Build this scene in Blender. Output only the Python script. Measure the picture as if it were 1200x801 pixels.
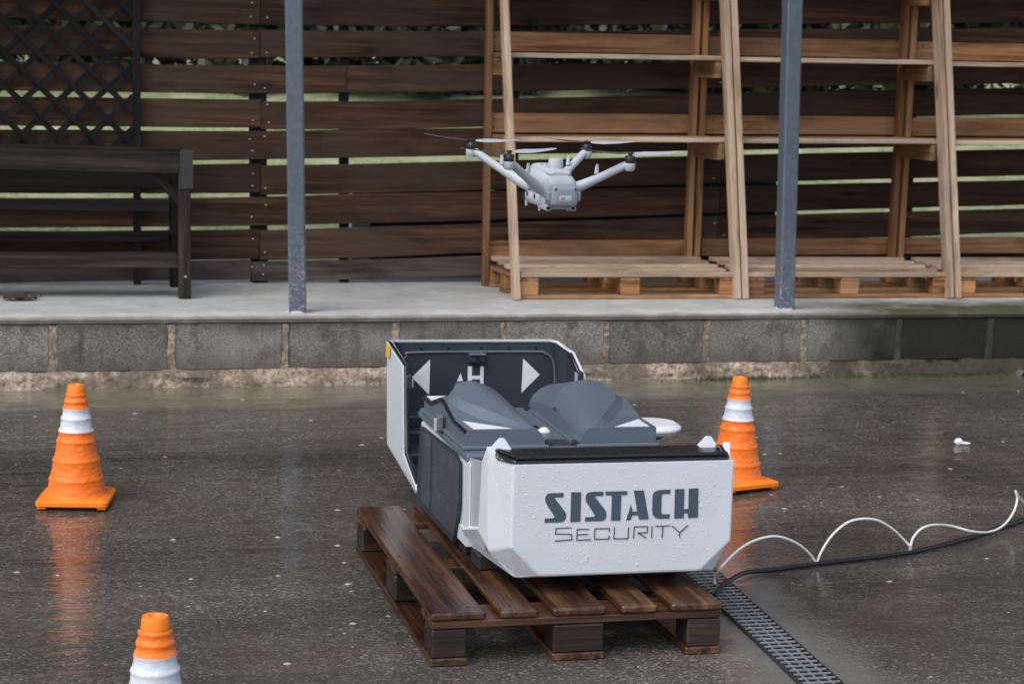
import bpy, bmesh, math, random
import numpy as np
from mathutils import Matrix, Vector
random.seed(7); rng = random.Random(7)
S = bpy.context.scene
for o in list(bpy.data.objects): bpy.data.objects.remove(o)
COL = S.collection
R_ = math.radians

# ------------------------------------------------------------------ camera
F_PX, CAM_H, PITCH, ROLL = 2200.0, 1.54, 0.1435, 0.031
_c, _s = math.cos(PITCH), math.sin(PITCH)
FW = np.array([0, _c, -_s]); _up = np.array([0, _s, _c]); _r = np.array([1.0, 0, 0])
RT = math.cos(ROLL) * _r + math.sin(ROLL) * _up
UP = -math.sin(ROLL) * _r + math.cos(ROLL) * _up
EYE = np.array([0, 0, CAM_H])
cam = bpy.data.cameras.new('camera'); camo = bpy.data.objects.new('camera', cam); COL.objects.link(camo)
m = Matrix.Identity(4)
for i in range(3):
    m[i][0], m[i][1], m[i][2], m[i][3] = RT[i], UP[i], -FW[i], EYE[i]
camo.matrix_world = m
cam.sensor_fit = 'HORIZONTAL'; cam.sensor_width = 36.0; cam.lens = F_PX / 1200 * 36
cam.clip_start = 0.1; cam.clip_end = 500
cam.dof.use_dof = True; cam.dof.focus_distance = 5.0; cam.dof.aperture_fstop = 7.1
S.camera = camo

# ------------------------------------------------------------------ world, sun, exposure
SUN_EL, SUN_AZ = R_(52), R_(215)      # azimuth clockwise from +Y: behind the camera, to the left
wd = bpy.data.worlds.new('World'); S.world = wd; wd.use_nodes = True
nt = wd.node_tree; nt.nodes.clear()
sky = nt.nodes.new('ShaderNodeTexSky'); sky.sky_type = 'NISHITA'; sky.sun_disc = False
sky.sun_elevation = SUN_EL; sky.sun_rotation = SUN_AZ
sky.air_density = 1.0; sky.dust_density = 3.0; sky.ozone_density = 1.0
hs = nt.nodes.new('ShaderNodeHueSaturation'); hs.inputs['Saturation'].default_value = 0.62
bg = nt.nodes.new('ShaderNodeBackground'); bg.inputs['Strength'].default_value = 0.15
wo = nt.nodes.new('ShaderNodeOutputWorld')
nt.links.new(sky.outputs[0], hs.inputs['Color']); nt.links.new(hs.outputs[0], bg.inputs[0]); nt.links.new(bg.outputs[0], wo.inputs[0])
sl = bpy.data.lights.new('sun', 'SUN'); sl.energy = 0.9; sl.angle = R_(45); sl.color = (1.0, 0.985, 0.965)
so = bpy.data.objects.new('sun', sl); COL.objects.link(so)
sd = Vector((math.sin(SUN_AZ) * math.cos(SUN_EL), math.cos(SUN_AZ) * math.cos(SUN_EL), math.sin(SUN_EL)))
so.rotation_euler = sd.to_track_quat('Z', 'Y').to_euler(); so.location = (-6, -6, 10)
S.view_settings.view_transform = 'Standard'; S.view_settings.look = 'None'
S.view_settings.gamma = 1.0; S.view_settings.exposure = 0.48
S.view_settings.use_curve_mapping = False
S.render.engine = 'CYCLES'

# ------------------------------------------------------------------ frames: pixel -> place on a known plane
def ray(u, v): return FW + RT * (u - 600) / F_PX + UP * (400.5 - v) / F_PX
class Frame:
    def __init__(s, x, y, yaw, z=0.0):
        s.o = np.array([x, y, z]); s.yaw = yaw
        c, q = math.cos(yaw), math.sin(yaw); s.M = np.array([[c, -q, 0], [q, c, 0], [0, 0, 1]])
    def w(s, p): return s.o + s.M @ np.asarray(p, float)
    def inv(s, p): return s.M.T @ (np.asarray(p, float) - s.o)
    def hit(s, u, v, axis, val):
        o = s.M.T @ (EYE - s.o); d = s.M.T @ ray(u, v); t = (val - o[axis]) / d[axis]
        return o + t * d
WF = Frame(-1.9636, 7.9448, 0.282)          # wall: x along it, y behind its face, z up
PF = Frame(-0.1862, 4.7042, 0.2483)         # pallet: x across, y along its length
dq = PF.w((0.548, 0, 0)); DF = Frame(dq[0], dq[1], 0.2483)   # drone dock
GF = Frame(0, 0, 0)
Z_FOOT, Z_TOP = 0.13, 0.432                 # yard level at the wall foot, platform level
def ground_b(b):                            # yard height from its distance to the wall
    d = max(0.0, -b)
    if d < 0.35: return Z_FOOT
    if d > 2.3: return 0.0
    t = (2.3 - d) / 1.95
    return Z_FOOT * t
def ground_hit(u, v):
    z = 0.0
    for _ in range(12):
        p = GF.hit(u, v, 2, z); z = 0.5 * (z + ground_b(WF.inv(p)[1]))
    return GF.hit(u, v, 2, z)

# ------------------------------------------------------------------ material helpers
def sock(nt, s, v):
    if isinstance(v, bpy.types.NodeSocket): nt.links.new(v, s)
    elif v is not None:
        if isinstance(v, (tuple, list)) and len(v) == 3 and s.type == 'RGBA': v = (*v, 1)
        s.default_value = v
def N(nt, typ, props=None, out=0, **ins):
    n = nt.nodes.new('ShaderNode' + typ)
    for k, v in (props or {}).items(): setattr(n, k, v)
    for k, v in ins.items():
        key = int(k[1:]) if k[0] == 'i' and k[1:].isdigit() else k.replace('_', ' ')
        sock(nt, n.inputs[key], v)
    return n.outputs[out]
def mth(nt, op, a, b=None, c=None, clamp=False):
    n = nt.nodes.new('ShaderNodeMath'); n.operation = op; n.use_clamp = clamp
    for i, v in enumerate((a, b, c)):
        if v is not None: sock(nt, n.inputs[i], v)
    return n.outputs[0]
def mix(nt, f, a, b, typ='MIX'):
    n = nt.nodes.new('ShaderNodeMix'); n.data_type = 'RGBA'; n.blend_type = typ
    sock(nt, n.inputs[0], f); sock(nt, n.inputs[6], a); sock(nt, n.inputs[7], b)
    return n.outputs[2]
def ramp(nt, f, stops, interp='LINEAR'):
    n = nt.nodes.new('ShaderNodeValToRGB'); cr = n.color_ramp; cr.interpolation = interp
    while len(cr.elements) < len(stops): cr.elements.new(0.5)
    for e, (p, c) in zip(cr.elements, stops):
        e.position = p; e.color = (*c, 1) if isinstance(c, (tuple, list)) else (c, c, c, 1)
    sock(nt, n.inputs[0], f); return n.outputs[0]
def noise(nt, vec, scale, detail=4, rough=0.55, dist=0.0, out=0):
    return N(nt, 'TexNoise', out=out, Vector=vec, Scale=scale, Detail=detail, Roughness=rough, Distortion=dist)
def voro(nt, vec, scale, feature='F1', out=0, rnd=1.0):
    return N(nt, 'TexVoronoi', {'feature': feature}, out=out, Vector=vec, Scale=scale, Randomness=rnd)
def coords(nt, obj=None, scale=None, rand=True):
    tc = nt.nodes.new('ShaderNodeTexCoord')
    if obj is not None: tc.object = obj
    v = tc.outputs['Object']
    if rand and obj is None:
        oi = nt.nodes.new('ShaderNodeObjectInfo')
        v = N(nt, 'VectorMath', {'operation': 'ADD'}, i0=v, i1=N(nt, 'CombineXYZ', X=mth(nt, 'MULTIPLY', oi.outputs['Random'], 37.0), Y=mth(nt, 'MULTIPLY', oi.outputs['Random'], 91.0), Z=mth(nt, 'MULTIPLY', oi.outputs['Random'], 53.0)))
    if scale: v = N(nt, 'VectorMath', {'operation': 'MULTIPLY'}, i0=v, i1=scale)
    return v
def rnd_out(nt): return nt.nodes.new('ShaderNodeObjectInfo').outputs['Random']
def bump(nt, h, strength=0.3, dist=0.01, normal=None):
    return N(nt, 'Bump', Height=h, Strength=strength, Distance=dist, Normal=normal) if normal is not None else N(nt, 'Bump', Height=h, Strength=strength, Distance=dist)
MATS = {}
def material(name):
    def deco(fn):
        mt = bpy.data.materials.new(name); mt.use_nodes = True; t = mt.node_tree; t.nodes.clear()
        b = t.nodes.new('ShaderNodeBsdfPrincipled'); o = t.nodes.new('ShaderNodeOutputMaterial')
        t.links.new(b.outputs[0], o.inputs[0])
        def setp(**k):
            for kk, v in k.items(): sock(t, b.inputs[kk.replace('_', ' ')], v)
        fn(t, setp); MATS[name] = mt; return mt
    return deco
def wood(name, dark, mid, light, rough=(0.5, 0.75), knots=0.6, grain=1.0, stain=0.0, spec=0.4, grey=None, vary=0.35):
    @material(name)
    def _(t, P):
        v = coords(t)
        g = noise(t, coords(t, scale=(1.1, 26 * grain, 26 * grain)), 1.0, 6, 0.6, 0.6)
        g2 = noise(t, coords(t, scale=(5, 110 * grain, 110 * grain)), 1.0, 4, 0.7, 0.4)
        gg = mth(t, 'ADD', mth(t, 'MULTIPLY', g, 0.68), mth(t, 'MULTIPLY', g2, 0.32))
        c = ramp(t, gg, [(0.36, dark), (0.49, mid), (0.62, light)])
        kn = voro(t, coords(t, scale=(2.2, 7.5, 7.5)), 1.0)
        km = ramp(t, kn, [(0.03, 1.0), (0.16, 0.0)])
        c = mix(t, mth(t, 'MULTIPLY', km, knots), c, tuple(x * 0.35 for x in dark))
        big = noise(t, coords(t, scale=(1.3, 5, 5)), 1.0, 3)
        if grey: c = mix(t, ramp(t, big, [(0.42, 0.0), (0.62, 0.8)]), c, grey)
        c = mix(t, ramp(t, noise(t, coords(t, scale=(3, 9, 9)), 1.0, 5, 0.65), [(0.5, 0.0), (0.72, stain)]), c, tuple(x * 0.4 for x in dark))
        rv = mth(t, 'ADD', 1 - vary, mth(t, 'MULTIPLY', rnd_out(t), vary * 2))
        c = N(t, 'VectorMath', {'operation': 'SCALE'}, i0=c, Scale=rv)
        r = mth(t, 'ADD', rough[0], mth(t, 'MULTIPLY', big, rough[1] - rough[0]))
        P(Base_Color=c, Roughness=r, Specular_IOR_Level=spec, Normal=bump(t, gg, 0.35, 0.004))
wood('fence_wood', (0.020, 0.010, 0.0065), (0.056, 0.029, 0.0175), (0.105, 0.058, 0.035), (0.65, 0.9), 0.95, 1.3, 0.45, 0.12, grey=(0.058, 0.040, 0.030), vary=0.4)
wood('fence_wood_weathered', (0.036, 0.027, 0.022), (0.085, 0.066, 0.055), (0.145, 0.112, 0.09), (0.7, 0.9), 0.8, 0.8, 0.7, 0.15, grey=(0.10, 0.085, 0.075))
wood('stained_wood', (0.006, 0.005, 0.005), (0.014, 0.012, 0.0115), (0.026, 0.021, 0.019), (0.6, 0.85), 0.3, 1.0, 0.3, 0.15)
wood('bench_wood', (0.009, 0.007, 0.006), (0.024, 0.018, 0.016), (0.054, 0.043, 0.037), (0.55, 0.8), 0.3, 1.0, 0.5, 0.2)
wood('pine', (0.11, 0.045, 0.017), (0.31, 0.145, 0.058), (0.48, 0.265, 0.125), (0.6, 0.85), 0.95, 1.0, 0.5, 0.25, grey=(0.27, 0.155, 0.085), vary=0.35)
wood('pine_weathered', (0.20, 0.125, 0.075), (0.43, 0.305, 0.205), (0.60, 0.46, 0.335), (0.6, 0.85), 0.9, 1.0, 0.5, 0.25, grey=(0.40, 0.32, 0.25), vary=0.25)
wood('pine_stained', (0.11, 0.052, 0.022), (0.24, 0.130, 0.060), (0.36, 0.21, 0.11), (0.55, 0.8), 0.6, 1.0, 0.4, vary=0.2)
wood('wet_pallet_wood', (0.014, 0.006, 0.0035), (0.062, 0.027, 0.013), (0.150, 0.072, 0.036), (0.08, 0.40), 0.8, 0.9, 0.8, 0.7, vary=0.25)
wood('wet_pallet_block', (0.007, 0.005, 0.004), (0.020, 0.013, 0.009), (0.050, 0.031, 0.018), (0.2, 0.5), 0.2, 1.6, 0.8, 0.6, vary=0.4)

def plain(name, col, rough=0.5, metal=0.0, spec=0.5, nz=0.12, nscale=25, bmp=0.0, coat=0.0, bscale=None):
    @material(name)
    def _(t, P):
        v = coords(t)
        n = noise(t, v, nscale, 5, 0.6)
        f = mth(t, 'ADD', 1 - nz, mth(t, 'MULTIPLY', n, nz * 2))
        c = N(t, 'VectorMath', {'operation': 'SCALE'}, i0=(*col,), Scale=f)
        P(Base_Color=c, Roughness=mth(t, 'ADD', rough - 0.08, mth(t, 'MULTIPLY', n, 0.16)), Metallic=metal, Specular_IOR_Level=spec, Coat_Weight=coat, Coat_Roughness=0.08)
        if bmp: P(Normal=bump(t, noise(t, v, bscale or nscale * 8, 3), bmp, 0.002))
plain('white_shell', (0.62, 0.665, 0.72), 0.34, nz=0.05, nscale=9, bmp=0.05, bscale=220)
plain('white_plastic', (0.78, 0.79, 0.80), 0.4, nz=0.05)
plain('light_grey_metal', (0.50, 0.52, 0.55), 0.4, 0.3, nz=0.08)
plain('dark_plastic', (0.030, 0.040, 0.053), 0.34, nz=0.15, bmp=0.06)
plain('grey_plastic', (0.110, 0.138, 0.170), 0.33, nz=0.07, nscale=12, bmp=0.05, bscale=400)
plain('black_rubber', (0.010, 0.011, 0.013), 0.28, nz=0.2)
plain('lettering_paint', (0.060, 0.085, 0.115), 0.4, nz=0.05)
plain('decal_white', (0.72, 0.76, 0.80), 0.45, nz=0.04)
plain('yellow_sticker', (0.75, 0.48, 0.06), 0.5)
plain('drone_shell', (0.44, 0.48, 0.525), 0.42, nz=0.05)
plain('drone_battery', (0.25, 0.285, 0.32), 0.45, nz=0.05)
plain('drone_black', (0.012, 0.013, 0.016), 0.35)
plain('blade_plastic', (0.36, 0.38, 0.41), 0.4)
plain('screen_green', (0.35, 0.55, 0.45), 0.2)
plain('cone_base_orange', (0.95, 0.225, 0.012), 0.42, nz=0.06)
plain('cable_black', (0.009, 0.009, 0.010), 0.3)
plain('cable_white', (0.72, 0.71, 0.68), 0.4, nz=0.05)
plain('tarp_black', (0.006, 0.006, 0.006), 0.6)
plain('grate_steel', (0.27, 0.28, 0.29), 0.4, 0.3, nz=0.35, nscale=40)
plain('grate_dark', (0.055, 0.057, 0.06), 0.4, 0.5, nz=0.3)
plain('drain_shade', (0.012, 0.012, 0.012), 0.35)
plain('white_paper', (0.75, 0.78, 0.80), 0.6)
plain('dry_leaf', (0.060, 0.038, 0.022), 0.7, nz=0.4, nscale=30)
plain('grit_pale', (0.36, 0.345, 0.31), 0.5, nz=0.3, nscale=12)
plain('roof_sheet', (0.10, 0.095, 0.09), 0.6, 0.2)
plain('pipe_grey', (0.13, 0.12, 0.105), 0.6, nz=0.3)
plain('pipe_shade', (0.012, 0.012, 0.012), 0.8)
plain('nail_zinc', (0.50, 0.49, 0.46), 0.45, 0.5)
plain('bark', (0.045, 0.036, 0.028), 0.9, nz=0.3)
plain('orange_board', (0.75, 0.16, 0.04), 0.5)
plain('yellow_board', (0.42, 0.36, 0.10), 0.5)
plain('rubber_black_matte', (0.013, 0.013, 0.013), 0.7)

@material('steel_post_paint')
def _(t, P):
    v = coords(t); n = noise(t, v, 30, 5, 0.7); z = N(t, 'SeparateXYZ', out=2, Vector=coords(t, rand=False))
    low = ramp(t, mth(t, 'ADD', z, mth(t, 'MULTIPLY', n, 0.30)), [(0.30, 1.0), (0.62, 0.0)])
    c = ramp(t, n, [(0.3, (0.075, 0.095, 0.125)), (0.7, (0.115, 0.142, 0.180))])
    sp = ramp(t, noise(t, v, 70, 4, 0.7), [(0.5, 0.0), (0.62, 0.75)])
    c = mix(t, mth(t, 'MULTIPLY', low, sp), c, (0.26, 0.29, 0.33))
    P(Base_Color=c, Roughness=0.42, Metallic=0.15, Normal=bump(t, n, 0.08, 0.002))

@material('mesh_filter')
def _(t, P):
    v = coords(t, rand=False)
    d = voro(t, v, 95, rnd=0.5); hole = ramp(t, d, [(0.25, 0.0), (0.42, 1.0)])
    wet = ramp(t, noise(t, v, 16, 4), [(0.46, 0.0), (0.62, 1.0)])
    sp = ramp(t, voro(t, v, 170), [(0.14, 1.0), (0.26, 0.0)])
    c = mix(t, hole, (0.005, 0.006, 0.008), (0.055, 0.064, 0.078))
    c = mix(t, mth(t, 'MULTIPLY', sp, wet), c, (0.50, 0.54, 0.60))
    P(Base_Color=c, Roughness=0.4, Normal=bump(t, hole, 0.5, 0.002))

@material('water_drop')
def _(t, P):
    P(Base_Color=(0.80, 0.83, 0.86), Roughness=0.12, IOR=1.33, Coat_Weight=1.0, Coat_Roughness=0.02)  # opaque white base stands in for the bright highlights of clear drops

@material('cone_fabric_orange')
def _(t, P):
    v = coords(t); n = noise(t, N(t, 'VectorMath', {'operation': 'MULTIPLY'}, i0=v, i1=(1, 1, 2.2)), 34, 5, 0.62, 0.8)
    c = ramp(t, n, [(0.3, (0.86, 0.145, 0.006)), (0.6, (0.95, 0.205, 0.012)), (0.8, (0.97, 0.29, 0.045))])
    w = noise(t, N(t, 'VectorMath', {'operation': 'MULTIPLY'}, i0=v, i1=(1, 1, 1.3)), 26, 3, 0.5, 1.6)
    P(Base_Color=c, Roughness=0.45, Normal=bump(t, w, 0.32, 0.010), Sheen_Weight=0.1)
@material('cone_band_reflective')
def _(t, P):
    v = coords(t); n = noise(t, v, 30, 4, 0.6, 0.8)
    c = ramp(t, n, [(0.3, (0.55, 0.60, 0.68)), (0.65, (0.68, 0.72, 0.79))])
    sc = ramp(t, noise(t, coords(t, scale=(1, 1, 0.5)), 22, 3), [(0.70, 0.0), (0.73, 0.7)])
    c = mix(t, sc, c, (0.75, 0.30, 0.22))
    P(Base_Color=c, Roughness=0.4, Metallic=0.0, Normal=bump(t, n, 0.25, 0.008))

@material('orange_foam')
def _(t, P): P(Base_Color=(0.9, 0.3, 0.05), Roughness=0.5)

@material('grass')
def _(t, P):
    v = coords(t, rand=False)
    n = noise(t, v, 2.2, 6, 0.7); n2 = noise(t, v, 26, 4, 0.7)
    c = ramp(t, n, [(0.34, (0.12, 0.20, 0.045)), (0.50, (0.28, 0.35, 0.11)), (0.66, (0.50, 0.50, 0.30))])
    c = mix(t, ramp(t, n2, [(0.4, 0.0), (0.7, 0.8)]), c, (0.56, 0.57, 0.44))
    P(Base_Color=c, Roughness=0.8, Normal=bump(t, n2, 0.8, 0.05))
@material('leaf')
def _(t, P):
    r = rnd_out(t); n = noise(t, coords(t), 6, 3)
    P(Base_Color=ramp(t, n, [(0.3, (0.022, 0.034, 0.016)), (0.7, (0.062, 0.078, 0.040))]), Roughness=0.6)
@material('moss')
def _(t, P):
    n = noise(t, coords(t, rand=False), 20, 4)
    P(Base_Color=ramp(t, n, [(0.3, (0.030, 0.050, 0.012)), (0.7, (0.075, 0.11, 0.025))]), Roughness=0.8)

# ------------------------------------------------------------------ mesh helpers
def new_obj(name, me, mat=None, parent=None, loc=(0, 0, 0), rot=None, mtx=None):
    o = bpy.data.objects.new(name, me); COL.objects.link(o)
    if mat is not None and me is not None:
        ms = mat if isinstance(mat, (list, tuple)) else [mat]
        if len(me.materials) == 0:
            for q in ms: me.materials.append(MATS[q] if isinstance(q, str) else q)
    if parent is not None: o.parent = parent
    if mtx is not None: o.matrix_basis = mtx
    else:
        o.location = loc
        if rot is not None: o.rotation_euler = rot
    return o
def mk_mesh(name, verts, faces, smooth=None):
    me = bpy.data.meshes.new(name); me.from_pydata([tuple(map(float, v)) for v in verts], [], [tuple(f) for f in faces]); me.update()
    bm = bmesh.new(); bm.from_mesh(me); bmesh.ops.recalc_face_normals(bm, faces=bm.faces); bm.to_mesh(me); bm.free()
    if smooth is not None:
        me.shade_smooth(); me.set_sharp_from_angle(angle=R_(smooth))
    return me
_boxes = {}
def box_mesh(lx, ly, lz, bev=0.003, mat=None, wob=0, smooth=True):
    key = (round(lx, 4), round(ly, 4), round(lz, 4), bev, str(mat), wob)
    if key in _boxes: return _boxes[key]
    bm = bmesh.new(); bmesh.ops.create_cube(bm, size=1.0)
    for v in bm.verts: v.co = Vector((v.co.x * lx, v.co.y * ly, v.co.z * lz))
    if bev: bmesh.ops.bevel(bm, geom=list(bm.edges), offset=min(bev, 0.3 * min(lx, ly, lz)), segments=1, affect='EDGES')
    me = bpy.data.meshes.new('box'); bm.to_mesh(me); bm.free()
    if mat is not None: me.materials.append(MATS[mat])
    _boxes[key] = me; return me
def beam_mtx(p0, p1, up=(0, 0, 1)):
    p0, p1 = Vector(p0), Vector(p1); x = (p1 - p0).normalized(); up = Vector(up)
    y = up.cross(x).normalized(); z = x.cross(y)
    M = Matrix.Identity(4); mid = (p0 + p1) / 2
    for i in range(3): M[i][0], M[i][1], M[i][2], M[i][3] = x[i], y[i], z[i], mid[i]
    return M, (p1 - p0).length
class Thing:
    """an Empty at the thing's base; its parts are given in the frame's coordinates"""
    def __init__(s, name, label, cat, frame, base, group=None, kind=None):
        s.o = bpy.data.objects.new(name, None); COL.objects.link(s.o); s.o.empty_display_size = 0.1
        s.base = Vector(base); s.o.location = tuple(frame.w(base)); s.o.rotation_euler = (0, 0, frame.yaw)
        if label: s.o['label'] = label
        if cat: s.o['category'] = cat
        if group: s.o['group'] = group
        if kind: s.o['kind'] = kind
    def beam(s, name, p0, p1, w, t, mat, up=(0, 0, 1), bev=0.003, parent=None, roll=0.0):
        """board: long axis p0->p1, w across (horizontal), t along up"""
        M, L = beam_mtx(p0, p1, up); M = Matrix.Translation(-s.base) @ M @ Matrix.Rotation(roll, 4, 'X')
        o = new_obj(name, box_mesh(L, w, t, bev, mat), None, s.o, mtx=M)
        return s._sub(o, parent)
    def _sub(s, o, parent):
        if parent is not None:
            M = parent.matrix_basis.inverted() @ o.matrix_basis
            o.parent = parent; o.matrix_basis = M
        return o
    def box(s, name, c, size, mat, bev=0.003, parent=None, rz=0.0):
        M = Matrix.Translation(Vector(c) - s.base) @ Matrix.Rotation(rz, 4, 'Z')
        return s._sub(new_obj(name, box_mesh(*size, bev, mat), None, s.o, mtx=M), parent)
    def mesh(s, name, verts, faces, mat, smooth=None, parent=None, origin=None):
        og = Vector(origin) if origin is not None else s.base
        me = mk_mesh(name, [Vector(v) - og for v in verts], faces, smooth)
        return s._sub(new_obj(name, me, mat, s.o, mtx=Matrix.Translation(og - s.base)), parent)
    def raw(s, name, me, mat, mtx=Matrix.Identity(4), parent=None):
        return s._sub(new_obj(name, me, mat, s.o, mtx=mtx), parent)
def tag(o, label=None, cat=None, group=None, kind=None):
    for k, v in (('label', label), ('category', cat), ('group', group), ('kind', kind)):
        if v: o[k] = v
    return o
def lathe(profile, seg=32, closed_top=False):
    vs, fs = [], []
    for r, z in profile:
        for k in range(seg):
            a = 2 * math.pi * k / seg; vs.append((r * math.cos(a), r * math.sin(a), z))
    for i in range(len(profile) - 1):
        for k in range(seg):
            k2 = (k + 1) % seg; fs.append((i * seg + k, i * seg + k2, (i + 1) * seg + k2, (i + 1) * seg + k))
    return vs, fs
def disc_solid(r, z0, z1, seg=24, bev=0.0):
    pr = [(0.0001, z0), (r - bev, z0), (r, z0 + bev), (r, z1 - bev), (r - bev, z1), (0.0001, z1)] if bev else [(0.0001, z0), (r, z0), (r, z1), (0.0001, z1)]
    return lathe(pr, seg)
def tube(path, rad, seg=8, caps=True):
    path = [Vector(p) for p in path]; n = len(path); vs, fs = [], []
    rads = rad if isinstance(rad, (list, tuple)) else [rad] * n
    t0 = (path[1] - path[0]).normalized(); ref = Vector((0, 0, 1)) if abs(t0.z) < 0.9 else Vector((1, 0, 0))
    u = t0.cross(ref).normalized()
    for i, p in enumerate(path):
        t = (path[min(i + 1, n - 1)] - path[max(i - 1, 0)]).normalized()
        u = (u - t * u.dot(t)).normalized(); w = t.cross(u)
        for k in range(seg):
            a = 2 * math.pi * k / seg; vs.append(p + (u * math.cos(a) + w * math.sin(a)) * rads[i])
    for i in range(n - 1):
        for k in range(seg):
            k2 = (k + 1) % seg; fs.append((i * seg + k, i * seg + k2, (i + 1) * seg + k2, (i + 1) * seg + k))
    if caps: fs += [tuple(range(seg))[::-1], tuple(range((n - 1) * seg, n * seg))]
    return vs, fs
def spline(pts, n=8):
    P = [Vector(p) for p in pts]; P = [2 * P[0] - P[1]] + P + [2 * P[-1] - P[-2]]; out = []
    for i in range(1, len(P) - 2):
        for k in range(n):
            t = k / n; a, b, c, d = P[i - 1], P[i], P[i + 1], P[i + 2]
            out.append(0.5 * ((2 * b) + (c - a) * t + (2 * a - 5 * b + 4 * c - d) * t * t + (3 * b - a - 3 * c + d) * t ** 3))
    out.append(P[-2]); return out
def extrude_poly(pts, nrm, depth):
    """closed solid from a planar polygon"""
    n = len(pts); d = Vector(nrm) * depth
    vs = [Vector(p) for p in pts] + [Vector(p) + d for p in pts]
    fs = [tuple(range(n)), tuple(range(2 * n - 1, n - 1, -1))] + [(i, (i + 1) % n, n + (i + 1) % n, n + i) for i in range(n)]
    return vs, fs
def join(parts):
    vs, fs = [], []
    for v, f in parts:
        o = len(vs); vs += list(v); fs += [tuple(i + o for i in q) for q in f]
    return vs, fs
def vnoise(x, y=0.0, z=0.0):
    from mathutils import noise as mn
    return mn.noise(Vector((x, y, z)))

# ================================================================== SETTING
wall_t = Thing('block_wall', 'low retaining wall of grey concrete blocks with tan mortar under the platform', 'wall', WF, (0, 0, Z_FOOT - 0.02))
WALL = wall_t.o

@material('yard_paving')
def _(t, P):
    v = coords(t, rand=False)                                  # the sheet lies in the wall's frame: Y = -distance to the wall
    y = N(t, 'SeparateXYZ', out=1, Vector=v); x = N(t, 'SeparateXYZ', out=0, Vector=v)
    agg = voro(t, v, 150); aggc = voro(t, v, 150, out=1)
    fine = noise(t, v, 210, 4, 0.7); mid_ = noise(t, v, 9, 5, 0.65); big = noise(t, v, 1.1, 4, 0.55)
    grey = N(t, 'SeparateXYZ', out=0, Vector=aggc)
    c = ramp(t, grey, [(0.0, (0.030, 0.026, 0.021)), (0.50, (0.058, 0.052, 0.043)), (0.84, (0.092, 0.085, 0.072)), (1.0, (0.21, 0.195, 0.168))])
    c = mix(t, ramp(t, fine, [(0.5, 0.0), (0.75, 0.6)]), c, (0.125, 0.116, 0.100))
    c = mix(t, ramp(t, mid_, [(0.48, 0.0), (0.7, 0.45)]), c, (0.030, 0.027, 0.020))
    c = mix(t, ramp(t, big, [(0.45, 0.0), (0.66, 0.45)]), c, (0.060, 0.047, 0.028))
    pat = noise(t, N(t, 'VectorMath', {'operation': 'MULTIPLY'}, i0=v, i1=(0.6, 1.3, 1)), 0.9, 5, 0.6, 0.6)
    c = N(t, 'VectorMath', {'operation': 'SCALE'}, i0=c, Scale=N(t, 'MapRange', Value=pat, From_Min=0.34, From_Max=0.64, To_Min=0.48, To_Max=1.50))
    stk = noise(t, N(t, 'VectorMath', {'operation': 'MULTIPLY'}, i0=v, i1=(0.9, 10.0, 1)), 1.5, 5, 0.65, 0.4)
    c = mix(t, ramp(t, stk, [(0.55, 0.0), (0.75, 0.45)]), c, (0.13, 0.125, 0.11))
    ch = voro(t, N(t, 'VectorMath', {'operation': 'MULTIPLY'}, i0=v, i1=(1, 1.6, 1)), 11.0)
    c = mix(t, ramp(t, ch, [(0.014, 0.9), (0.030, 0.0)]), c, (0.45, 0.44, 0.40))
    ch2 = voro(t, v, 34.0); c = mix(t, ramp(t, ch2, [(0.03, 0.5), (0.06, 0.0)]), c, (0.26, 0.25, 0.22))
    dtc = t.nodes.new('ShaderNodeTexCoord'); dtc.name = 'drain_coords'; dv = dtc.outputs['Object']
    dxx = mth(t, 'ABSOLUTE', mth(t, 'SUBTRACT', N(t, 'SeparateXYZ', out=0, Vector=dv), mth(t, 'MULTIPLY', N(t, 'SeparateXYZ', out=1, Vector=dv), 0.053)))
    dmask = ramp(t, mth(t, 'ADD', dxx, mth(t, 'MULTIPLY', noise(t, v, 5, 4, 0.6), 0.20)), [(0.20, 0.75), (0.34, 0.0)])
    c = mix(t, dmask, c, mix(t, fine, (0.085, 0.082, 0.074), (0.24, 0.232, 0.212)))
    # cement strip along the wall foot, with the puddle's pale reflection painted in
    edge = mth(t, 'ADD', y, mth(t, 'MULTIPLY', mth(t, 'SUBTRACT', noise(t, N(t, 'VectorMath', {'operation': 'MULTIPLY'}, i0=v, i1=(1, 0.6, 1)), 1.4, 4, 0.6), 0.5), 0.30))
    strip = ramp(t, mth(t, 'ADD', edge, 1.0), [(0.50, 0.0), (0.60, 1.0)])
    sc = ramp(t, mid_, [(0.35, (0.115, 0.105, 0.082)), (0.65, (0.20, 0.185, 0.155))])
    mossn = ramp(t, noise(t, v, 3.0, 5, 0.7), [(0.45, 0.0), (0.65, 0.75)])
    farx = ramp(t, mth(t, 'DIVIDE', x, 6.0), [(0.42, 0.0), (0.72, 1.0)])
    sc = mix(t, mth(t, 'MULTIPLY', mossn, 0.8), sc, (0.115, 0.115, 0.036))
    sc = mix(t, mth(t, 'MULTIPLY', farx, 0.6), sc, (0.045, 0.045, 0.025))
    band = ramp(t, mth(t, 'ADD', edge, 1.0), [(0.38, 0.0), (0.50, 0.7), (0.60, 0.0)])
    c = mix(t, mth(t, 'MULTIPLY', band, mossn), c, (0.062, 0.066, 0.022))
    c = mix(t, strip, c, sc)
    # water film: thin everywhere, standing in shallow patches
    pw = noise(t, N(t, 'VectorMath', {'operation': 'MULTIPLY'}, i0=v, i1=(0.55, 1.0, 1)), 1.7, 4, 0.55)
    near = ramp(t, mth(t, 'DIVIDE', mth(t, 'ADD', y, 5.0), 5.0), [(0.30, 0.0), (0.62, 1.0)])
    wet = mth(t, 'ADD', ramp(t, pw, [(0.40, 0.0), (0.60, 0.6)]), mth(t, 'MULTIPLY', near, 0.75), clamp=True)
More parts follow.
